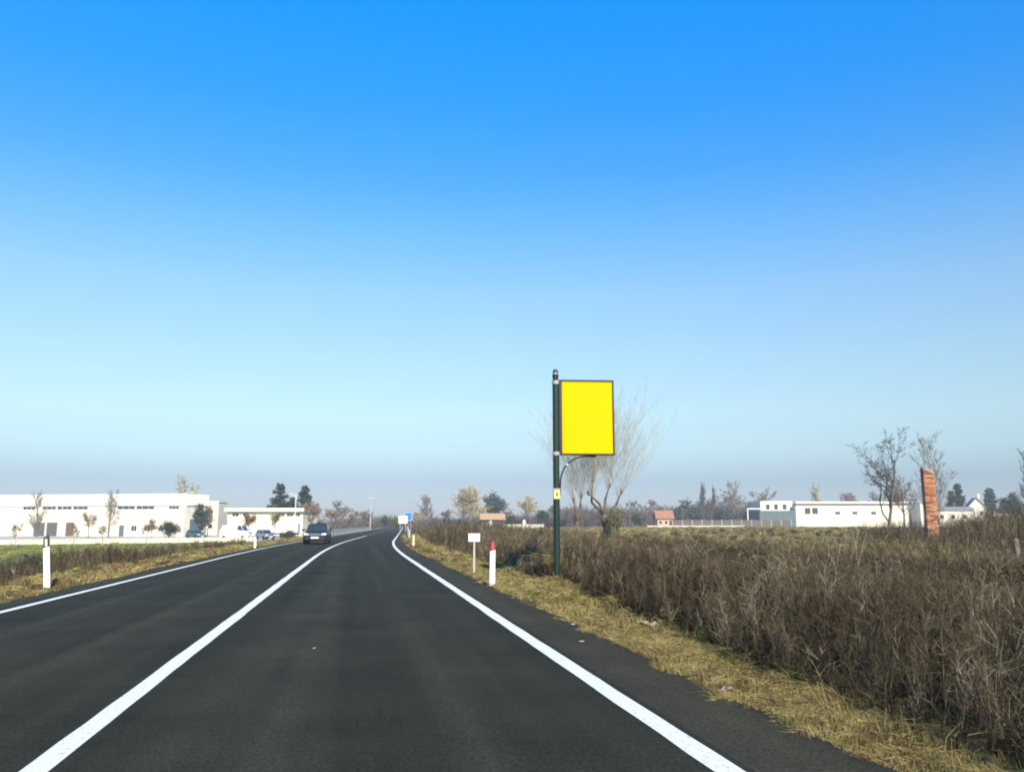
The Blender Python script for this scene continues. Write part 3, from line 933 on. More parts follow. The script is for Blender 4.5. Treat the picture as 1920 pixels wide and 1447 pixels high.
def gable_house(name, label, x, y, rot, w, d, he, hr, wall, roof, rows=(), over=.35, chim=None, ridge='y', doors=()):
    t = thing(name, label, 'house' if 'house' in name else 'shed', G(x, y), rot)
    if ridge == 'y':
        MB().prism([(-w / 2, -.4), (w / 2, -.4), (w / 2, he), (0, hr), (-w / 2, he)], -d / 2, d / 2).build('wall', wall, t)
        k = (hr - he) / (w / 2)
        th = .16
        z1 = he - over * k
        m = MB()
        for s in (-1, 1):
            m.prism([(s * (w / 2 + over), z1 + .01), (0, hr + .01), (0, hr + .01 + th), (s * (w / 2 + over), z1 + .01 + th)][::s], -d / 2 - over, d / 2 + over)
        rf = m.build('roof', roof, t)
    else:
        MB().box(-w / 2, w / 2, -d / 2, d / 2, -.4, he).build('wall', wall, t)
        m = MB()
        ov, th = over, .16
        x0, x1 = -w / 2 - ov, w / 2 + ov
        for s in (-1, 1):
            ye = s * (d / 2 + ov)
            vs_ = [(x0, ye, he - .02), (x1, ye, he - .02), (x1, 0, hr), (x0, 0, hr), (x0, ye, he + th), (x1, ye, he + th), (x1, 0, hr + th), (x0, 0, hr + th)]
            m.add(vs_, [(0, 1, 2, 3), (7, 6, 5, 4), (0, 4, 5, 1), (2, 6, 7, 3), (0, 3, 7, 4), (1, 5, 6, 2)])
        rf = m.build('roof', roof, t)
        for s in (-1, 1):
            xa, xb = s * w / 2, s * (w / 2 - .2)
            MB().add([(xa, -d / 2, he), (xa, d / 2, he), (xa, 0, hr), (xb, -d / 2, he), (xb, d / 2, he), (xb, 0, hr)],
                     [(0, 2, 1), (3, 4, 5), (0, 1, 4, 3), (1, 2, 5, 4), (2, 0, 3, 5)]).build('gable', wall, t)
    if chim:
        MB().box(chim[0] - .3, chim[0] + .3, chim[1] - .3, chim[1] + .3, chim[2] - 1.3, chim[2]).build('chimney', wall, rf)
    for x0, x1, z0, z1 in rows:
        window(t, x0, x1, z0, z1, y=-d / 2)
    for x0, x1, h in doors:
        dr = MB().box(x0, x1, -d / 2 - .05, -d / 2 + .02, 0, h).build('door', DARKWOOD, t)
        MB().box(x1 - .2, x1 - .12, -d / 2 - .1, -d / 2 - .05, 1.0, 1.1).build('handle', STEEL, dr)
    return t

A10 = R(-10)
gable_house('white_house', 'small white gable-fronted house between two dark conifers at far right', 183.2, 231.4, R(-30), 4.6, 8, 6.0, 8.6, WHITE, ROOFGREY,
            rows=((-1.5, -.5, 3.6, 4.8), (.5, 1.5, 3.6, 4.8), (-1.5, -.5, 1, 2.2)), chim=(1.5, 1.5, 10.0), doors=((.4, 1.4, 2.1),))
gable_house('low_house', 'long low white farm house with grey roof beside the brick chimney', 173.2, 229.0, R(-22), 10.5, 7, 4.9, 5.9, WHITE, ROOFGREY,
            rows=((-4, -2.8, 2.4, 3.8), (-1, .2, 2.4, 3.8), (2, 3.2, 2.4, 3.8)), ridge='x', doors=((3.9, 4.9, 2.1),))
gable_house('white_shed', 'low white shed with a brown lean roof near the right edge', 176.5, 212.2, R(-22), 6.4, 6, 4.0, 4.5, WHITE, DARKWOOD, rows=((-2.2, -1.2, 1.8, 2.8),), ridge='x')
gable_house('brick_house', 'small house with terracotta roof and dark porch beyond the ochre field', 87.2, 238.4, A10, 4.4, 5, 2.5, 4.7, mat('peach_render', (.52, .33, .22), .85, .1, 1), TERRA,
            rows=((-1.8, -.8, .9, 2.0), (-.2, .8, .9, 2.0)), ridge='x', over=.5, doors=((1.2, 2.0, 2.0),))
gable_house('farm_shed', 'terracotta roofed open shed below the yellowish trees', 36.9, 237.2, R(-8), 5.8, 5, 2.6, 4.2, DARKWOOD, mat('roof_tan', (.42, .26, .15), .85, .2, 2), rows=((-1.4, -.2, .8, 1.9),), ridge='x', over=.6, doors=((.6, 2.0, 2.0),))
gable_house('distant_house', 'tiny pale far house with pinkish roof left of the bare poplar', 21.5, 345, R(-5), 8, 7, 2.6, 4.2, WHITE, mat('roof_pink', (.50, .34, .28), .85, .1, 1), rows=((-3, -2, .9, 2.0), (1, 2, .9, 2.0)), ridge='x')
gable_house('distant_house', 'tiny far white house with dark roof beside the yellowish trees', 36.0, 340, R(-5), 4.5, 6, 3.0, 4.4, WHITE, ROOFGREY, rows=((-1.2, -.3, 1.0, 2.2),), ridge='x')

# pale low wall round the yard: cap stones on a plinth
def low_wall():
    pts = [(-52, 99.5), (-41.5, 108), (-28.57, 117), (-14.1, 125)]
    t = thing('low_wall', 'pale low concrete wall between the green meadow and the white industrial yard', 'wall', (-28.57, 117, -1.0))
    for (xa, ya), (xb, yb) in zip(pts, pts[1:]):
        ln = math.hypot(xb - xa, yb - ya); an = math.atan2(yb - ya, xb - xa)
        n = max(1, round(ln / 3.0))
        for k in range(n):
            for nm, h0, h1, w_, m in (('wall_block', -.2, .52, .13, PALECONC), ('cap_stone', .52, .62, .18, mat('cap_concrete', (.70, .66, .54), .85, .1, 2))):
                o = MB().box(ln * k / n + .01, ln * (k + 1) / n - .01, -w_, w_, h0, h1).build(nm, m, t)
                o.location = (xa + 28.57, ya - 117, 0); o.rotation_euler = (0, 0, an)
low_wall()

def field_wall(name, label, a, b, h, m, n):
    t = thing(name, label, 'wall', G(*a), math.atan2(b[1] - a[1], b[0] - a[0]))
    ln = math.hypot(b[0] - a[0], b[1] - a[1])
    for k in range(n):
        MB().box(ln * k / n + .03, ln * (k + 1) / n - .03, -.1, .1, -.5, h).build('wall_panel', m, t)
    for k in range(n + 1):
        MB().box(ln * k / n - .09, ln * k / n + .09, -.14, .14, -.5, h + .12).build('post', GREYCONC, t)
field_wall('boundary_wall', 'thin pale boundary wall behind the weeds left of the sign pole', (41.75, 246.5), (53.1, 244.5), 1.3, PALECONC, 5)
field_wall('dark_boundary_wall', 'dark brown boundary fence between the terracotta house and the factory', (95, 252), (131, 246), 2.2, mat('dark_fence', (.12, .10, .085), .9, .2, 1), 12)
field_wall('pale_kerb_wall', 'low pale wall at the far edge of the ochre field', (78, 226), (104, 221.4), .55, PALECONC, 9)

# ------------------------------------------------------------------ ruined brick chimney
def chimney():
    h = 4.25
    t = thing('brick_chimney', 'ruined square brick chimney standing in the tall dry weeds', 'chimney', G(29.41, 40.45), R(-17))
    w, d = .58, .46
    rng = random.Random(5)
    MB().box(-w / 2 + .07, w / 2 - .07, -d / 2 + .07, d / 2 - .07, -.3, h - .14).build('mortar_core', MORTAR, t)
    ch = .083
    n = int(h / ch)
    bw = .125
    shared = {}
    gone_run = 0
    def brick(cx, cy, z, lx, ly, mi):
        key = (round(lx, 3), round(ly, 3), mi)
        if key not in shared:
            o = MB().box(-lx / 2, lx / 2, -ly / 2, ly / 2, 0, ch - .012).build('brick', (BRICK, BRICK2, BRICK3)[mi], t)
            shared[key] = o
        else:
            o = shared[key].copy(); col.objects.link(o); o.parent = t
        o.location = (cx, cy, z)
        o.rotation_euler = (0, 0, rng.uniform(-.008, .008))
    for k in range(n):
        z = k * ch
        mi = lambda: rng.choices((0, 1, 2), (5, 4, 3))[0]
        j = lambda: rng.uniform(-.007, .007)
        top = k > n - 6
        gone_run = max(0, gone_run - 1) if gone_run else (rng.choice((1, 1, 2, 3)) if (k > 14 and rng.random() < .22) else 0)
        right_gone = gone_run > 0
        ow = w - (.055 if right_gone else 0)
        cx = -(.0275 if right_gone else 0)
        # two bricks across the front, two across the back, one down each side; courses break joint
        s = .075 if k % 2 else -.075
        la = ow / 2 + s; lb = ow - la
        for yy in (-d / 2 + bw / 2, d / 2 - bw / 2):
            if not (top and rng.random() < .3):
                brick(cx - ow / 2 + la / 2 + j(), yy + j(), z, la - .012, bw, mi())
            if not (top and rng.random() < .4):
                brick(cx + ow / 2 - lb / 2 + j(), yy + j(), z, lb - .012, bw, mi())
        if not (top and rng.random() < .5):
            brick(-w / 2 + bw / 2 + j(), 0, z, bw, d - 2 * bw - .02, mi())
        if not right_gone and not (top and rng.random() < .5):
            brick(w / 2 - bw / 2 + j(), 0, z, bw, d - 2 * bw - .02, mi())
    return t
chimney()

# ------------------------------------------------------------------ the yellow sign
def advertising_sign():
    t = thing('pole_sign', 'tall dark green pole carrying a blank yellow panel in a black frame', 'sign', G(4.70, 20.2), R(-6))
    H = 5.14
    r = .078
    MB().lathe([(r, -.4), (r, H - .30)], 20).build('pole', POLE_GREEN, t, smooth=False)
    MB().lathe([(.16, 0), (.16, .02), (.10, .03), (.085, .05)], 16).build('base_flange', BLACKMETAL, t)
    fin = MB().lathe([(r * .9, H - .30), (r * .92, H - .20), (r * 1.04, H - .195), (r * 1.04, H - .16), (r * .9, H - .155), (r * .9, H - .085), (r * .72, H - .03), (r * .35, H - .005), (.005, H)], 18).build('finial', BLACKMETAL, t, smooth=False)
    MB().lathe([(r * .93, H - .135), (r * .96, H - .12), (r * .93, H - .105)], 18).build('finial_ring', BAND, fin)
    for z in (4.80, 3.055):
        MB().lathe([(r + .003, z - .045), (r + .012, z - .04), (r + .012, z + .04), (r + .003, z + .045)], 20).build('clamp', BAND, t)
    x0, x1, z0, z1 = .085, 1.435, 3.02, 4.87
    f = .045
    fr = MB()
    fr.box(x0, x1, -.06, .06, z0, z0 + f).box(x0, x1, -.06, .06, z1 - f, z1)
    fr.box(x0, x0 + f * 1.5, -.058, .058, z0 + f, z1 - f).box(x1 - f, x1, -.058, .058, z0 + f, z1 - f)
    fo = fr.build('panel_frame', BLACKMETAL, t, bevel=.006)
    MB().box(x0 + f * 1.5, x1 - f, -.04, .04, z0 + f, z1 - f).build('panel_face', YELLOW, fo)
    # curved bracket, with the small clamp gap where it is bolted
    b = MB()
    pts = []
    for k in range(13):
        a = math.pi / 2 * k / 12
        pts.append((.10 + .62 * (1 - math.cos(a)) + 0, 0, 2.36 + .635 * math.sin(a)))
    pts = [(.085, 0, 2.05)] + pts + [(.98, 0, 2.998)]
    for p, q in zip(pts, pts[1:]):
        b.tube(p, q, .019, .019, 8)
    bo = b.build('bracket', BLACKMETAL, t)
    MB().lathe([(.034, -.03), (.034, .03)], 10, (.27, 0, 2.79)).build('bolt', STEEL, bo)
    pl = MB().box(-.075, .075, -.1, -.082, 1.965, 2.18).build('number_plate', PLATE, t)
    MB().prism([(-.022, 2.05), (.002, 2.035), (.028, 2.06), (.022, 2.10), (0, 2.122), (-.018, 2.10)], -.104, -.1).build('mark', INK, pl)
    MB().box(-.085, .085, -.088, -.06, 2.19, 2.215).build('plate_strap', BAND, t)
    return t
advertising_sign()

# ------------------------------------------------------------------ roadside posts and small signs
def delineator(label, x, y, h, body, cap, lens, rot, lens_front=True, lean=(0, 0)):
    t = thing('delineator_post', label, 'post', G(x, y), rot, 'delineator posts along the road')
    t.rotation_euler = (lean[0], lean[1], rot)
    def sect(z, k, zs=0):
        # D-shaped hollow post section
        pr = [(-.06, -.045), (-.035, -.06), (.035, -.06), (.06, -.045), (.06, .02), (.035, .05), (-.035, .05), (-.06, .02)]
        return [(a * k, b * k, z + zs * a) for a, b in pr]
    def loft(rings):
        m = MB(); n = 8
        vs_ = [q for r_ in rings for q in r_]
        fs = [tuple(range(n - 1, -1, -1)), tuple(range((len(rings) - 1) * n, len(rings) * n))]
        for k in range(len(rings) - 1):
            fs += [(k * n + i, k * n + (i + 1) % n, (k + 1) * n + (i + 1) % n, (k + 1) * n + i) for i in range(n)]
        return m.add(vs_, fs)
    zc = h * .79
    loft([sect(-.25, 1.05), sect(0, 1.04), sect(h * .4, 1.0), sect(zc, .98, .25)]).build('post_body', body, t)
    cp = loft([sect(zc + .004, .965, .25), sect(h * .9, .95, .2), sect(h * .985, .86, .25), sect(h, .6, .25)]).build('cap', cap, t)
    if lens:
        MB().box(-.022, .022, -.068, -.05, h * .81, h * .945).build('reflector', lens, cp)
    return t
delineator('white delineator post with a red top beside the small white plate', 2.97, 19.1, 1.0, POSTWHITE, POSTRED, REDLENS, R(-8), lean=(.0, .012))
delineator('white delineator post with a black top in front of the industrial yard', -6.43, 19.97, 1.12, POSTWHITE, POSTBLACK, WHITELENS, R(10), lean=(0, -.085))
delineator('yellowed delineator post standing in the verge near the road bend', 3.35, 52.4, .74, POSTOLD, POSTOLD, None, R(-4))
delineator('small far delineator post left of the oncoming dark car', -5.75, 51.6, .80, POSTWHITE, POSTBLACK, WHITELENS, R(6))

def marker_sign():
    t = thing('marker_sign', 'small white plate on a thin grey post behind the red-topped post', 'sign', G(3.10, 23.1), R(-8))
    MB().tube((0, 0, -.3), (0, 0, 1.08), .026, .026, 10).build('post', mat('post_grey', (.50, .48, .42), .6, .1, 9), t)
    p = MB().box(-.155, .155, -.045, -.028, .905, 1.12).build('plate', SIGNWHITE, t, bevel=.006)
    m = MB().box(-.030, -.016, -.048, -.045, .965, 1.075)
    for k in range(10):
        a0, a1 = 2 * math.pi * k / 10, 2 * math.pi * (k + 1) / 10
        m.add([(.025 + c * math.cos(a), -.0475, 1.035 + c * 1.1 * math.sin(a)) for a in (a0, a1) for c in (.022, .034)], [(0, 1, 3, 2)])
    m.build('marking', INKGREY, p)
    for z in (.955, 1.07):
        MB().box(-.04, .04, -.03, .032, z - .012, z + .012).build('clamp', STEEL, t)
marker_sign()

def road_sign(name, label, x, y, w, z0, z1, m, rot, border=None):
    t = thing(name, label, 'sign', G(x, y), rot)
    for s in (-1, 1):
        MB().tube((s * w * .3, .06, -.4), (s * w * .3, .06, z1 - .05), .045, .045, 8).build('post', STEEL, t)
    p = MB().box(-w / 2, w / 2, -.02, .02, z0, z1).build('panel', m, t, bevel=.01)
    bd = MB()
    e = .07
    bd.box(-w / 2 + e, w / 2 - e, -.026, -.02, z0 + e, z0 + e + .05).box(-w / 2 + e, w / 2 - e, -.026, -.02, z1 - e - .05, z1 - e)
    bd.box(-w / 2 + e, -w / 2 + e + .05, -.025, -.02, z0 + e + .05, z1 - e - .05).box(w / 2 - e - .05, w / 2 - e, -.025, -.02, z0 + e + .05, z1 - e - .05)
    bd.build('border', border or SIGNBLUE, p)
road_sign('direction_sign', 'white direction sign on posts at the far road bend', 8.55, 166, 1.7, 1.55, 3.0, SIGNWHITE, R(-4), mat('sign_grey', (.45, .47, .5), .6, .05, 2))
road_sign('direction_sign', 'blue direction sign half behind the white one at the bend', 9.75, 170, 1.7, 2.1, 3.75, SIGNBLUE, R(-4), SIGNWHITE)

# guard rails near the bend
def guardrail(label, l, y0, y1, group='guard rails before the bend'):
    t = thing('guardrail', label, 'guardrail', (float(l + off(y0)), y0, 0), 0, group)
    ox, oy = float(l + off(y0)), y0
    ys = np.arange(y0, y1 + .1, 4.0)
    xs = l + off(ys)
    side = -1 if l > 0 else 1
    for x, y in zip(xs, ys):
        gzv = float(gz(x, y))
        MB().box(x - ox - .05, x - ox + .05, y - oy - .05, y - oy + .05, gzv - .3, .74).build('post', STEEL, t)
    prof = [(.09, .54), (.12, .57), (.12, .60), (.08, .63), (.08, .65), (.12, .68), (.12, .71), (.09, .74)]
    n = len(prof)
    vs_, fs = [], []
    for x, y in zip(xs, ys):
        vs_ += [(x - ox + side * a, y - oy, z) for a, z in prof] + [(x - ox + side * (a - .012), y - oy, z) for a, z in prof]
    for k in range(len(ys) - 1):
        for i in range(n - 1):
            a = k * 2 * n + i; b = a + 2 * n
            fs += [(a, a + 1, b + 1, b), (a + n, b + n, b + n + 1, a + n + 1)]
    MB().add(vs_, fs).build('beam', STEEL, t)
guardrail('galvanised guard rail on the far lane side beyond the oncoming car', -6.4, 90, 238)
guardrail('galvanised guard rail on the near lane side below the direction signs', 3.35, 84, 228)

def lamp_post(label, x, y, h, m=WHITE2, arm=1.2):
    t = thing('lamp_post', label, 'lamp post', G(x, y))
    MB().tube((0, 0, -.3), (0, 0, h), .10, .06, 10).build('pole', m, t)
    MB().tube((0, 0, h - .08), (arm, -.1, h + .15), .04, .04, 8).build('arm', m, t)
    MB().box(arm - .1, arm + .5, -.22, .02, h + .08, h + .2).build('lamp_head', m, t, bevel=.02)
lamp_post('slim pale lamp post at the corner of the long white building', -31.87, 168.2, 8.2)
lamp_post('slim pale lamp post in front of the dark conifers', -11.4, 164.6, 7.8, arm=-1.0)
def utility_pole(label, x, y, h):
    t = thing('utility_pole', label, 'pole', G(x, y))
    MB().tube((0, 0, -.3), (0, 0, h), .15, .09, 10).build('pole', GREYCONC, t)
    MB().box(-.8, .8, -.05, .05, h - .5, h - .38).build('crossarm', GREYCONC, t)
    for x_ in (-.7, 0, .7):
        MB().lathe([(.05, h - .38), (.06, h - .3), (.04, h - .2)], 8, (x_, 0, 0)).build('insulator', WHITE2, t)
utility_pole('thin grey utility pole above the end of the road', 3.4, 235, 8.9)

def concrete_post(label, x, y, h, w=.14, lean=0.0, m=PALECONC):
    t = thing('concrete_post', label, 'post', G(x, y))
    t.rotation_euler = (0, lean, R(-20))
    MB().add([(-w / 2, -w / 2, -.3), (w / 2, -w / 2, -.3), (w / 2, w / 2, -.3), (-w / 2, w / 2, -.3), (-w * .42, -w * .42, h), (w * .42, -w * .42, h), (w * .42, w * .42, h), (-w * .42, w * .42, h)],
             [(0, 3, 2, 1), (0, 1, 5, 4), (1, 2, 6, 5), (2, 3, 7, 6), (3, 0, 4, 7), (4, 5, 6, 7)]).build('post_body', m, t, bevel=.01)
    MB().add([(-w * .42, -w * .42, h + .002), (w * .42, -w * .42, h + .002), (w * .42, w * .42, h + .002), (-w * .42, w * .42, h + .002), (0, 0, h + w * .45)],
             [(0, 1, 4), (1, 2, 4), (2, 3, 4), (3, 0, 4)]).build('post_cap', m, t)
concrete_post('pale concrete fence post in the brush left of the sign pole', 19.0, 98.2, 1.75, .42)
concrete_post('small pale post in front of the terracotta shed', 19.75, 128.5, 1.9, .26)
concrete_post('leaning pale concrete post by the right edge with ivy on top', 37.5, 44.1, 1.72, .2, .12)
concrete_post('short grey concrete stump in the weeds at the right edge', 17.3, 20.3, .95, .14, -.08, mat('mossy_concrete', (.16, .15, .12), .95, .4, 9, .4))

# ------------------------------------------------------------------ vehicles
def car(name, label, cat, loc, rotz, paint, L=4.3, W=1.76, H=1.62, van=False, plates=True):
    """front towards local -y"""
    t = thing(name, label, cat, loc, rotz)
    hw, hl = W / 2, L / 2
    belt = H * .63
    st = [(-hl, .42, belt * .70, hw * .80), (-hl + .10, .30, belt * .82, hw * .93), (-hl + .55, .27, belt * .93, hw * .99), (-hl + 1.15, .27, belt, hw),
          (hl - .55, .27, belt * 1.02, hw), (hl - .12, .32, belt * .98, hw * .95), (hl, .45, belt * .86, hw * .84)]
    def ring(y, zb, zt, w):
        return [(-w * .88, y, zb), (w * .88, y, zb), (w, y, zb + .16), (w * 1.0, y, zb + (zt - zb) * .62), (w * .93, y, zt - .03), (w * .80, y, zt), (-w * .80, y, zt), (-w * .93, y, zt - .03), (-w * 1.0, y, zb + (zt - zb) * .62), (-w, y, zb + .16)]
    rings = [ring(*s) for s in st]
    n = 10
    vs_ = [q for r_ in rings for q in r_]
    fs = [tuple(range(n)), tuple(range(len(vs_) - 1, len(vs_) - n - 1, -1))]
    for k in range(len(rings) - 1):
        fs += [(k * n + i, (k + 1) * n + i, (k + 1) * n + (i + 1) % n, k * n + (i + 1) % n) for i in range(n)]
    body = MB().add(vs_, fs).build('body', paint, t, bevel=.02)
    # cabin
    f0, f1 = -hl + (.75 if van else 1.15), -hl + (1.25 if van else 1.85)
    r1, r0 = hl - .45, hl - .18
    b, tp = hw * .90, hw * .74
    zt = H
    base = [(-b, f0, belt - .02), (b, f0, belt - .02), (b, r0, belt - .02), (-b, r0, belt - .02)]
    roof = [(-tp, f1, zt - .06), (tp, f1, zt - .06), (tp, r1, zt - .05), (-tp, r1, zt - .05)]
    crown_ = [(-tp * .8, f1 + .25, zt), (tp * .8, f1 + .25, zt), (tp * .8, r1 - .25, zt), (-tp * .8, r1 - .25, zt)]
    MB().add(base + roof + crown_, [(0, 1, 5, 4), (1, 2, 6, 5), (2, 3, 7, 6), (3, 0, 4, 7), (4, 5, 9, 8), (5, 6, 10, 9), (6, 7, 11, 10), (7, 4, 8, 11), (8, 9, 10, 11)]).build('roof', paint, t)
    def face(a, b_, c, d, m, nm, inset=.10, lift=.012):
        a, b_, c, d = map(Vector, (a, b_, c, d))
        ctr = (a + b_ + c + d) / 4
        nrm = (b_ - a).cross(d - a).normalized()
        q = [p + (ctr - p) * inset + nrm * lift for p in (a, b_, c, d)]
        back = [p - nrm * .02 for p in q]
        return MB().add(q + back, [(0, 1, 2, 3), (7, 6, 5, 4), (0, 4, 5, 1), (1, 5, 6, 2), (2, 6, 7, 3), (3, 7, 4, 0)]).build(nm, m, t)
    face(base[0], base[1], roof[1], roof[0], GLASS, 'windscreen', .09)
    face(base[2], base[3], roof[3], roof[2], GLASS, 'rear_window', .14)
    for s, (p, q, r_, u) in ((1, (1, 2, 2, 1)), (-1, (3, 0, 0, 3))):
        A_, B_, C_, D_ = Vector(base[p]), Vector(base[q]), Vector(roof[r_]), Vector(roof[u])
        m1, m2 = A_.lerp(B_, .5), D_.lerp(C_, .5)
        if van:
            fr = (A_, A_.lerp(B_, .28), D_.lerp(C_, .2), D_) if s == 1 else (B_.lerp(A_, .28), B_, C_, C_.lerp(D_, .2))
            face(*fr, GLASS, 'side_window', .12)
        else:
            face(A_, m1, m2, D_, GLASS, 'side_window', .12)
            face(m1, B_, C_, m2, GLASS, 'side_window', .12)
    # front
    zf = belt * .76
    for s in (-1, 1):
        hd = MB().add([(s * hw * .50, -hl - .012, zf - .07), (s * hw * .86, -hl + .03, zf - .05), (s * hw * .93, -hl + .12, zf + .09), (s * hw * .55, -hl + .015, zf + .06),
                       (s * hw * .50, -hl + .10, zf - .07), (s * hw * .86, -hl + .16, zf - .05), (s * hw * .92, -hl + .22, zf + .09), (s * hw * .55, -hl + .12, zf + .06)],
                      [(0, 1, 2, 3), (4, 7, 6, 5), (0, 4, 5, 1), (1, 5, 6, 2), (2, 6, 7, 3), (3, 7, 4, 0)]).build('headlight', LENS, t)
        MB().box(s * hw * .62 - .07, s * hw * .62 + .07, hl - .03, hl + .012, belt * .80, belt * .94).build('tail_light', REDLENS, t)
        MB().add([(s * hw * .97, f0 + .2, belt + .02), (s * (hw + .2), f0 + .16, belt + .0), (s * (hw + .21), f0 + .16, belt + .15), (s * hw * .97, f0 + .2, belt + .12),
                  (s * hw * .97, f0 + .3, belt + .02), (s * (hw + .2), f0 + .28, belt + .0), (s * (hw + .21), f0 + .28, belt + .15), (s * hw * .97, f0 + .3, belt + .12)],
                 [(0, 1, 2, 3), (4, 7, 6, 5), (0, 4, 5, 1), (1, 5, 6, 2), (2, 6, 7, 3), (3, 7, 4, 0)]).build('mirror', CARBLACK, t)
        MB().tube((s * tp * .93, f1 + .2, zt + .015), (s * tp * .93, r1 - .15, zt + .015), .018, .018, 6).build('roof_rail', CHROME if not van else CARBLACK, t)
    g = MB().box(-hw * .48, hw * .48, -hl - .02, -hl + .1, zf - .09, zf + .07).build('grille', CARBLACK, t)
    for k in range(3):
        MB().box(-hw * .46, hw * .46, -hl - .032, -hl - .02, zf - .065 + k * .05, zf - .045 + k * .05).build('grille_bar', CHROME, g)
    bm = MB().box(-hw * .86, hw * .86, -hl - .05, -hl + .3, .30, .52).build('bumper', CARBLACK, t, bevel=.03)
    if plates:
        MB().box(-.26, .26, -hl - .065, -hl - .052, .40, .51).build('plate', SIGNWHITE, bm)
    MB().box(-hw * .86, hw * .86, hl - .3, hl + .05, .32, .55).build('bumper', CARBLACK, t, bevel=.03)
    R_ = .34
    for s in (-1, 1):
        for yy in (-hl + .85, hl - .85):
            wh = MB().lathe([(R_ * .62, -.11), (R_ * .93, -.11), (R_, -.07), (R_, .07), (R_ * .93, .11), (R_ * .62, .11)], 20, (s * (hw - .085), yy, R_), axis='x').build('wheel', TYRE, t)
            MB().lathe([(.03, -.1), (R_ * .58, -.095), (R_ * .6, -.02), (R_ * .6, .02), (R_ * .58, .095), (.03, .1)], 14, (s * (hw - .078), yy, R_), axis='x').build('rim', RIM, wh)
    return t
car('oncoming_car', 'dark oncoming off-road car with pale headlights in the far lane', 'car', (-2.72, 62.0, .03), R(-2.5), CARDARK, 4.0, 1.62, 1.40)
car('parked_van', 'white parked van with dark windows behind the pale low wall', 'van', (-18.6, 140.5, -.985), R(70), CARWHITE, 4.8, 1.85, 2.25, van=True)
car('parked_car', 'dark grey parked car left of the white trailer box', 'car', (-14.1, 139.7, -.985), R(30), CARSILVER, 4.1, 1.72, 1.55)
car('parked_car', 'small teal-grey parked car in the shade tree gap beside the white building', 'car', (-26.2, 150, -.985), R(40), mat('car_paint_teal', (.07, .12, .13), .3, .05, 2), 4.0, 1.7, 1.5)

def box_trailer():
    t = thing('box_trailer', 'white box trailer parked in front of the cream warehouse', 'trailer', (-13.4, 170, -.985), R(-10))
    for k in range(5):
        MB().box(-2.5 + k, -1.5 + k - .012, -1.1, 1.1, .75, 2.45).build('side_panel', CARWHITE, t)
    MB().box(-2.52, 2.52, -1.13, 1.13, 2.45, 2.52).build('roof', CARWHITE, t)
    MB().box(-2.5, 2.5, -.5, .5, .5, .74).build('chassis', CARBLACK, t)
    for s in (-1, 1):
        for x in (-.5, .45):
            wh = MB().tube((x, s * .75, .36), (x, s * 1.0, .36), .36, .36, 18).build('wheel', TYRE, t)
            MB().tube((x, s * .74, .36), (x, s * 1.012, .36), .2, .2, 12).build('rim', RIM, wh)
    MB().box(2.5, 3.6, -.06, .06, .52, .62).build('tow_bar', BLACKMETAL, t)
    MB().box(3.4, 3.5, -.05, .05, 0, .52).build('jockey_leg', BLACKMETAL, t)
box_trailer()

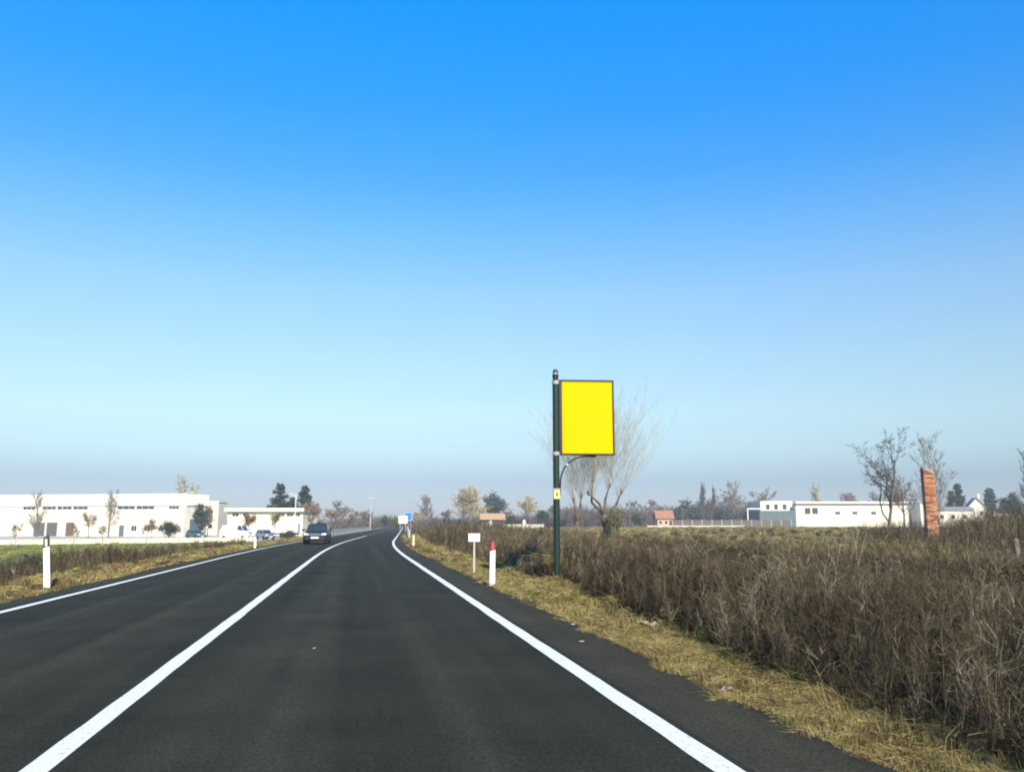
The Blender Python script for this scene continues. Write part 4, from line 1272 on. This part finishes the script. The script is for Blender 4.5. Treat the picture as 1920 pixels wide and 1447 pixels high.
# ------------------------------------------------------------------ trees and shrubs, one by one
def plant_trees():
    # by the long white building
    bare_tree('bare_poplar', 'tall thin grey bare poplar in front of the garage doors', 'tree', -58.3, 173, 8.9, 301, 'upright', .045, TWIG_GREY)
    bare_tree('bare_poplar', 'tall thin grey bare poplar before the middle of the white building', 'tree', -45.2, 170.6, 8.9, 302, 'upright', .045, TWIG_GREY)
    t, s = bare_tree('small_tree', 'small brown-leaved tree left of the middle grey poplar', 'tree', -45.8, 160.6, 4.6, 303, 'round', .03, TWIG_BROWN)
    leaves_on(t, s, 420, .16, LEAF_DEAD, 1)
    t, s = bare_tree('small_tree', 'little round brown-leaved tree beside the dark round bush', 'tree', -32.7, 148, 3.3, 304, 'round', .03, TWIG_BROWN)
    leaves_on(t, s, 700, .15, LEAF_DEAD, 2)
    shrub('evergreen_bush', 'large round dark evergreen bush at the corner of the white building', 'bush', -29.9, 147.6, 1.75, 3.0, 305, LEAF_DARK, 3200, .15, .25)
    t, s = bare_tree('tall_tree', 'tall hazy yellowish bare tree rising behind the end of the white building', 'tree', -39.8, 215, 14.6, 306, 'round', .08, TWIG_OCHRE, wide=1.1)
    shrub('dark_tree', 'dark grey-green tree against the shaded end of the white building', 'tree', -30.0, 175, 1.9, 7.0, 307, LEAF_BLUE, 3000, .26, .7, trunk_r=.14)
    t, s = bare_tree('bare_tree', 'brown bare tree between the cream block and the warehouse', 'tree', -29.6, 182, 6.2, 308, 'round', .05, TWIG_BROWN, wide=.6)
    leaves_on(t, s, 600, .2, LEAF_DEAD, 3)
    cedar('conifer', 'tall pointed dark conifer behind the cream warehouse', -19.8, 227, 13.0, 309, .42)
    cedar('conifer', 'ragged dark conifer with two tops near the end of the warehouse', -13.4, 226, 12.4, 310, .30)
    cedar('conifer', 'lower dark conifer between the two taller ones', -16.6, 228, 9.6, 311, .40)
    t, s = bare_tree('leafy_tree', 'brownish small tree in front of the warehouse roller door', 'tree', -18.8, 158, 4.2, 312, 'round', .04, TWIG_BROWN)
    leaves_on(t, s, 900, .2, LEAF_DEAD, 4)
    t, s = bare_tree('leafy_tree', 'thin olive tree left of the white trailer box', 'tree', -14.3, 157, 4.4, 313, 'round', .04, TWIG_BROWN, wide=.7)
    leaves_on(t, s, 420, .18, LEAF_GREEN, 5)
    bare_tree('bare_tree', 'reddish bare tree just above the oncoming dark car', 'tree', -7.6, 152, 6.3, 314, 'round', .05, TWIG_RED, wide=.95)
    bare_tree('bare_tree', 'smaller reddish bare tree to the right of the oncoming car', 'tree', -5.2, 170, 5.2, 315, 'round', .05, TWIG_RED)
    shrub('evergreen_bush', 'low dark bush beside the road below the white trailer', 'bush', -9.0, 118, 1.5, 1.5, 316, LEAF_DARK, 1600, .14, .1)
    shrub('evergreen_bush', 'dark upright bush immediately right of the oncoming car', 'bush', -5.1, 120, .75, 2.0, 317, LEAF_DARK, 1200, .13, .2)
    shrub('evergreen_bush', 'dark bush in the ditch close to the black-topped post', 'bush', -12.6, 37.5, .85, 1.15, 318, LEAF_DARK, 1500, .07, .1)
    for k, (x, y, h, lb) in enumerate(((-37.5, 105, 2.6, 'staked bare sapling at the far left before the pale wall'), (-31.9, 106.5, 2.7, 'staked bare sapling before the garage doors and pale wall'),
                                       (-29.2, 108.0, 2.4, 'second staked bare sapling from the garage doors'), (-24.9, 110.5, 2.6, 'staked bare sapling in front of the dark round bush'))):
        t, s = bare_tree('sapling', lb, 'sapling', x, y, h, 330 + k, 'round', .02, TWIG_BROWN, r=.04, group='staked saplings along the pale wall')
        MB().tube((.12, -.1, -.3), (.12, -.1, 1.5), .035, .035, 6).build('stake', POSTOLD, t)
    # far middle
    far = [(-10.5, 205, 7.6, TWIG_BROWN, 'brown bare tree on the left of the far roadside trees'), (-6.4, 250, 9.2, TWIG_GREY, 'grey bare tree with the highest top of the far roadside trees'),
           (-2.3, 262, 7.0, TWIG_BROWN, 'broad brown bare tree above the far guard rail'), (1.2, 275, 6.8, TWIG_GREY, 'grey bare tree nearest the utility pole'),
           (4.0, 290, 5.6, TWIG_BROWN, 'low brown bare tree where the far road disappears')]
    for k, (x, y, h, m, lb) in enumerate(far):
        bare_tree('bare_tree', lb, 'tree', x, y, h, 340 + k, 'round', .12, m, wide=1.6)
    shrub('evergreen_tree', 'small dark green tree at the vanishing end of the road', 'tree', 8.2, 262, 1.4, 4.4, 350, LEAF_DARK, 1200, .3, .5)
    shrub('evergreen_tree', 'dark olive bush under the white direction sign', 'tree', 10.6, 240, 1.3, 3.6, 351, LEAF_GREEN, 1200, .3, .3)
    # right of the road, far
    bare_tree('bare_poplar', 'hazy bare poplar pair standing alone left of the yellowish trees', 'tree', 26.2, 330, 13.0, 352, 'upright', .15, TWIG_GREY, wide=1.2)
    bare_tree('yellow_willow', 'tall yellowish bare willow above the terracotta shed', 'tree', 34.6, 290, 14.6, 353, 'upright', .17, TWIG_OCHRE, wide=1.9)
    bare_tree('yellow_willow', 'yellowish bare willow with a brown base beside the tallest one', 'tree', 38.8, 287, 13.4, 354, 'upright', .17, TWIG_OCHRE, wide=1.8)
    shrub('evergreen_tree', 'blue-green round tree behind the terracotta shed', 'tree', 46.5, 296, 4.3, 13.2, 355, LEAF_BLUE, 2600, .55, 1.5, trunk_r=.3)
    bare_tree('yellow_willow', 'broad ochre bare tree between the shed and the sign pole', 'tree', 57.4, 294, 11.0, 356, 'round', .17, TWIG_OCHRE, wide=1.9)
    for k, (x, y, h, m, lb) in enumerate(((19.5, 285, 5.6, TWIG_OCHRE, 'low tan bare thicket tree just right of the blue sign'), (29.5, 292, 6.6, TWIG_BROWN, 'low brown bare tree between the poplar and the yellowish willows'),
                                          (50.5, 300, 8.8, TWIG_BROWN, 'brown bare tree between the blue-green tree and the ochre one'), (66.5, 290, 8.0, TWIG_GREY, 'grey bare tree right behind the sign pole'),
                                          (74.5, 296, 7.6, TWIG_BROWN, 'brown bare tree seen under the pollarded willow'))):
        bare_tree('bare_tree', lb, 'tree', x, y, h, 405 + k, 'round', .14, m, wide=1.6)
    shrub('evergreen_tree', 'dark round tree just left of the sign pole', 'tree', 57.0, 264, 2.3, 6.6, 357, LEAF_DARK, 1500, .4, 1.0, trunk_r=.2)
    shrub('evergreen_tree', 'low dark tree between the shed and the ochre tree', 'tree', 44.5, 250, 1.6, 4.2, 358, LEAF_DARK, 1200, .35, .5, trunk_r=.15)
    pollard(17.6, 63.0)
    shrub('ivy_clump', 'yellow-green ivy bush at the foot of the pollarded willow', 'bush', 18.75, 61.5, .85, 3.0, 359, IVY, 1300, .09, .3, z=0)
    shrub('evergreen_tree', 'small round dark tree left of the terracotta house', 'tree', 79.5, 240, 1.3, 4.4, 360, LEAF_DARK, 900, .35, .8, trunk_r=.14)
    # wood between the house and the factory
    wood = [(98, 300, 9.5, TWIG_GREY, 'grey bare tree right behind the terracotta house'), (108, 305, 10.2, TWIG_BROWN, 'brown bare tree second from the terracotta house'),
            (118, 300, 10.8, TWIG_DARK, 'dark bare tree third from the terracotta house'), (127, 306, 11.2, TWIG_DARK, 'dark bare tree before the middle of the wood'),
            (136, 310, 12.0, TWIG_GREY, 'grey bare tree just left of the factory wing'), (148, 322, 15.0, TWIG_BROWN, 'broad brown bare tree behind the factory wing'),
            (158, 320, 15.4, TWIG_BROWN, 'brown bare tree over the factory upper windows')]
    for k, (x, y, h, m, lb) in enumerate(wood):
        bare_tree('bare_tree', lb, 'tree', x, y, h, 370 + k, 'round', .16, m, wide=1.5)
    for k, (x, y, r_, h, lb) in enumerate(((112, 292, 3.0, 7.6, 'dark green shrub mass left of centre in the wood'), (121, 296, 3.4, 8.8, 'taller dark green shrub mass in the middle of the wood'), (131, 294, 3.0, 8.0, 'dark green shrub mass at the factory end of the wood'))):
        shrub('evergreen_tree', lb, 'tree', x, y, r_, h, 380 + k, LEAF_BLUE, 1500, .5, .6, trunk_r=.2)
    for k, (x, y, h, lb) in enumerate(((128.9, 312, 17.4, 'slim dark leaning poplar top above the wood'), (133.3, 311, 16.2, 'second slim leaning poplar top above the wood'))):
        t, s = bare_tree('slim_poplar', lb, 'tree', x, y, h, 385 + k, 'upright', .10, TWIG_DARK, wide=.35)
        t.rotation_euler = (0, R(5), 0)
    bare_tree('bare_tree', 'faint tall bare tree above the factory gantry', 'tree', 151, 330, 20.0, 388, 'upright', .10, TWIG_GREY, wide=.9)
    t, s = bare_tree('slim_tree', 'slim leaning olive tree above the factory roof', 'tree', 178, 313, 17.4, 389, 'upright', .11, TWIG_OCHRE, wide=.7)
    bare_tree('bare_tree', 'low brown bare tree behind the factory roof edge', 'tree', 186, 305, 13.4, 390, 'round', .12, TWIG_BROWN, wide=1.3)
    bare_tree('bare_tree', 'low grey bare tree behind the middle of the factory roof', 'tree', 197, 303, 13.6, 391, 'round', .12, TWIG_GREY, wide=1.3)
    bare_tree('bare_tree', 'dense brown bare tree behind the scraggly tree', 'tree', 205, 300, 15.5, 392, 'round', .12, TWIG_BROWN, wide=1.4)
    # by the chimney
    t, s = bare_tree('scraggly_tree', 'scraggly bare dark tree with crooked branches left of the brick chimney', 'tree', 36.4, 54.6, 8.1, 393, 'scraggly', .018, TWIG_DARK, r=.12, wide=.95, min_r=.012)
    leaves_on(t, s, 60, .12, TWIG_DARK, 6, name='dead_leaves', jitter=.05)
    bare_tree('scraggly_tree', 'tall thin pale bare tree directly behind the brick chimney', 'tree', 49.6, 67.2, 9.3, 394, 'upright', .026, TWIG_GREY, r=.10, wide=.9)
    bare_tree('bare_tree', 'grey bare bush tree behind the scraggly tree branches', 'tree', 45.5, 66, 5.2, 395, 'round', .03, TWIG_GREY)
    shrub('dark_conifer', 'tall dark conifer right of the brick chimney', 'tree', 181.9, 236.7, 2.5, 14.2, 396, LEAF_DARK, 3000, .5, .8, 'cone', trunk_r=.25)
    shrub('dark_conifer', 'lower dark conifer leaning against the tall one by the chimney', 'tree', 178.4, 235.4, 2.3, 11.2, 397, LEAF_DARK, 2200, .5, .8, 'cone', trunk_r=.22)
    shrub('dark_conifer', 'pointed dark conifer right of the small white house', 'tree', 191.5, 234.9, 3.0, 12.4, 398, LEAF_BLUE, 3000, .5, .6, 'cone', trunk_r=.25)
    shrub('evergreen_tree', 'broad round dark tree at far right behind the white shed', 'tree', 190.6, 225.4, 3.4, 10.8, 399, LEAF_DARK, 2600, .5, 1.2, trunk_r=.3)
    bare_tree('bare_tree', 'bare dark tree cut by the right edge of the picture', 'tree', 53.6, 61.4, 7.6, 400, 'upright', .026, TWIG_DARK, r=.13, wide=.8)
    shrub('ivy_clump', 'dark ivy tuft over the leaning concrete post at the right edge', 'bush', 37.95, 44.3, .45, 2.2, 401, LEAF_DARK, 900, .09, 1.1, trunk_r=.04)
plant_trees()

# the far wood that closes the horizon
def treeline():
    rng = np.random.default_rng(900)
    P, T = [], []
    spots = []
    for _ in range(1500):
        x = rng.uniform(-130, 400); y = rng.uniform(296, 390)
        if -20 < x < 14: y = rng.uniform(380, 430)
        spots.append((x, y))
    for x, y in spots:
        h = (4.0 + 7.5 * float(vnoise(x, y * .2, 22, 4))) * rng.uniform(.75, 1.2) * (1.0 if x > 60 or x < -30 else .8)
        z0 = float(gz(x, y))
        n = 56
        b = np.tile([x, y, z0], (n, 1)); b[:, 2] += rng.uniform(0, .5, n) ** 1.4 * h
        a = rng.uniform(0, 6.283, n); sp_ = rng.uniform(.1, .5, n) * h
        e = b + np.stack([np.cos(a) * sp_, np.sin(a) * sp_, rng.uniform(.25, .55, n) * h], 1)
        b[:, :2] += rng.normal(size=(n, 2)) * .08 * h
        P.append(ribbons(b, e, np.full(n, .30), np.full(n, .12), rng))
        tr = np.array([[x, y, z0 - .3]]); P.append(ribbons(tr, tr + [[0, 0, h * .55]], [.4], [.2], rng))
        T.append(np.repeat(np.clip(rng.uniform(0, .8) + rng.normal(size=n + 1) * .15, 0, 1), 4))
    v, q = join(P)
    tag(np_mesh('treeline', v, q, TWIG_FAR, tone=np.concatenate(T)), 'far hazy bare woodland closing the horizon behind everything', 'woodland', kind='stuff')
treeline()

# ------------------------------------------------------------------ litter
def scrap(label, x, y, sx, sy, m, seed, z=.034, cat='litter'):
    rng = random.Random(seed)
    n = 5
    vs_, fs = [], []
    for i in range(n):
        for j in range(n):
            u, v = i / (n - 1) - .5, j / (n - 1) - .5
            vs_.append((u * sx * (1 + rng.uniform(-.15, .15)), v * sy * (1 + rng.uniform(-.15, .15)), .012 + rng.uniform(0, 1) * min(sx, sy) * .38))
    for i in range(n - 1):
        for j in range(n - 1):
            a = i * n + j
            fs.append((a, a + n, a + n + 1, a + 1))
    o = MB().add(vs_, fs).build('litter_scrap', m)
    o.location = (x, y, z); o.rotation_euler = (0, 0, rng.uniform(0, 3))
    s = o.modifiers.new('thickness', 'SOLIDIFY'); s.thickness = .004
    return tag(o, label, cat, 'scraps of litter by the roadside')
scrap('crumpled pale paper lying in the verge grass below the sign pole', 3.72, 10.9, .30, .14, mat('dirty_paper', (.42, .37, .30), .8, .2, 20), 1, .07)
scrap('small pale scrap at the verge edge nearest the sign pole', 2.86, 11.4, .05, .04, GREYCONC, 2)
scrap('small grey-white chip on the shoulder asphalt', 2.55, 9.75, .05, .03, GREYCONC, 3)
scrap('tiny grey chip at the bottom of the near lane', 1.02, 4.72, .03, .02, GREYCONC, 5)
scrap('thin pale sliver in the middle of the near lane', -.42, 9.75, .045, .02, GREYCONC, 6)
scrap('dark crumpled wrapper with pale edge at the verge before the tall weeds', 2.96, 6.75, .10, .07, mat('wrapper', (.28, .22, .18), .7, .3, 30), 7)

# ------------------------------------------------------------------ haze
def haze():
    m = bpy.data.materials.new('haze_air')
    m.use_nodes = True
    n, l = m.node_tree.nodes, m.node_tree.links
    n.clear()
    o = n.new('ShaderNodeOutputMaterial')
    p = n.new('ShaderNodeVolumePrincipled')
    p.inputs['Color'].default_value = (.92, .95, 1.0, 1)
    p.inputs['Density'].default_value = .00047
    p.inputs['Anisotropy'].default_value = .0
    l.new(p.outputs[0], o.inputs['Volume'])
    b = MB().box(-620, 660, -70, 780, -2.2, 26).build('haze', m)
    tag(b, 'pale blue winter haze over the whole plain', 'haze', kind='stuff')
haze()
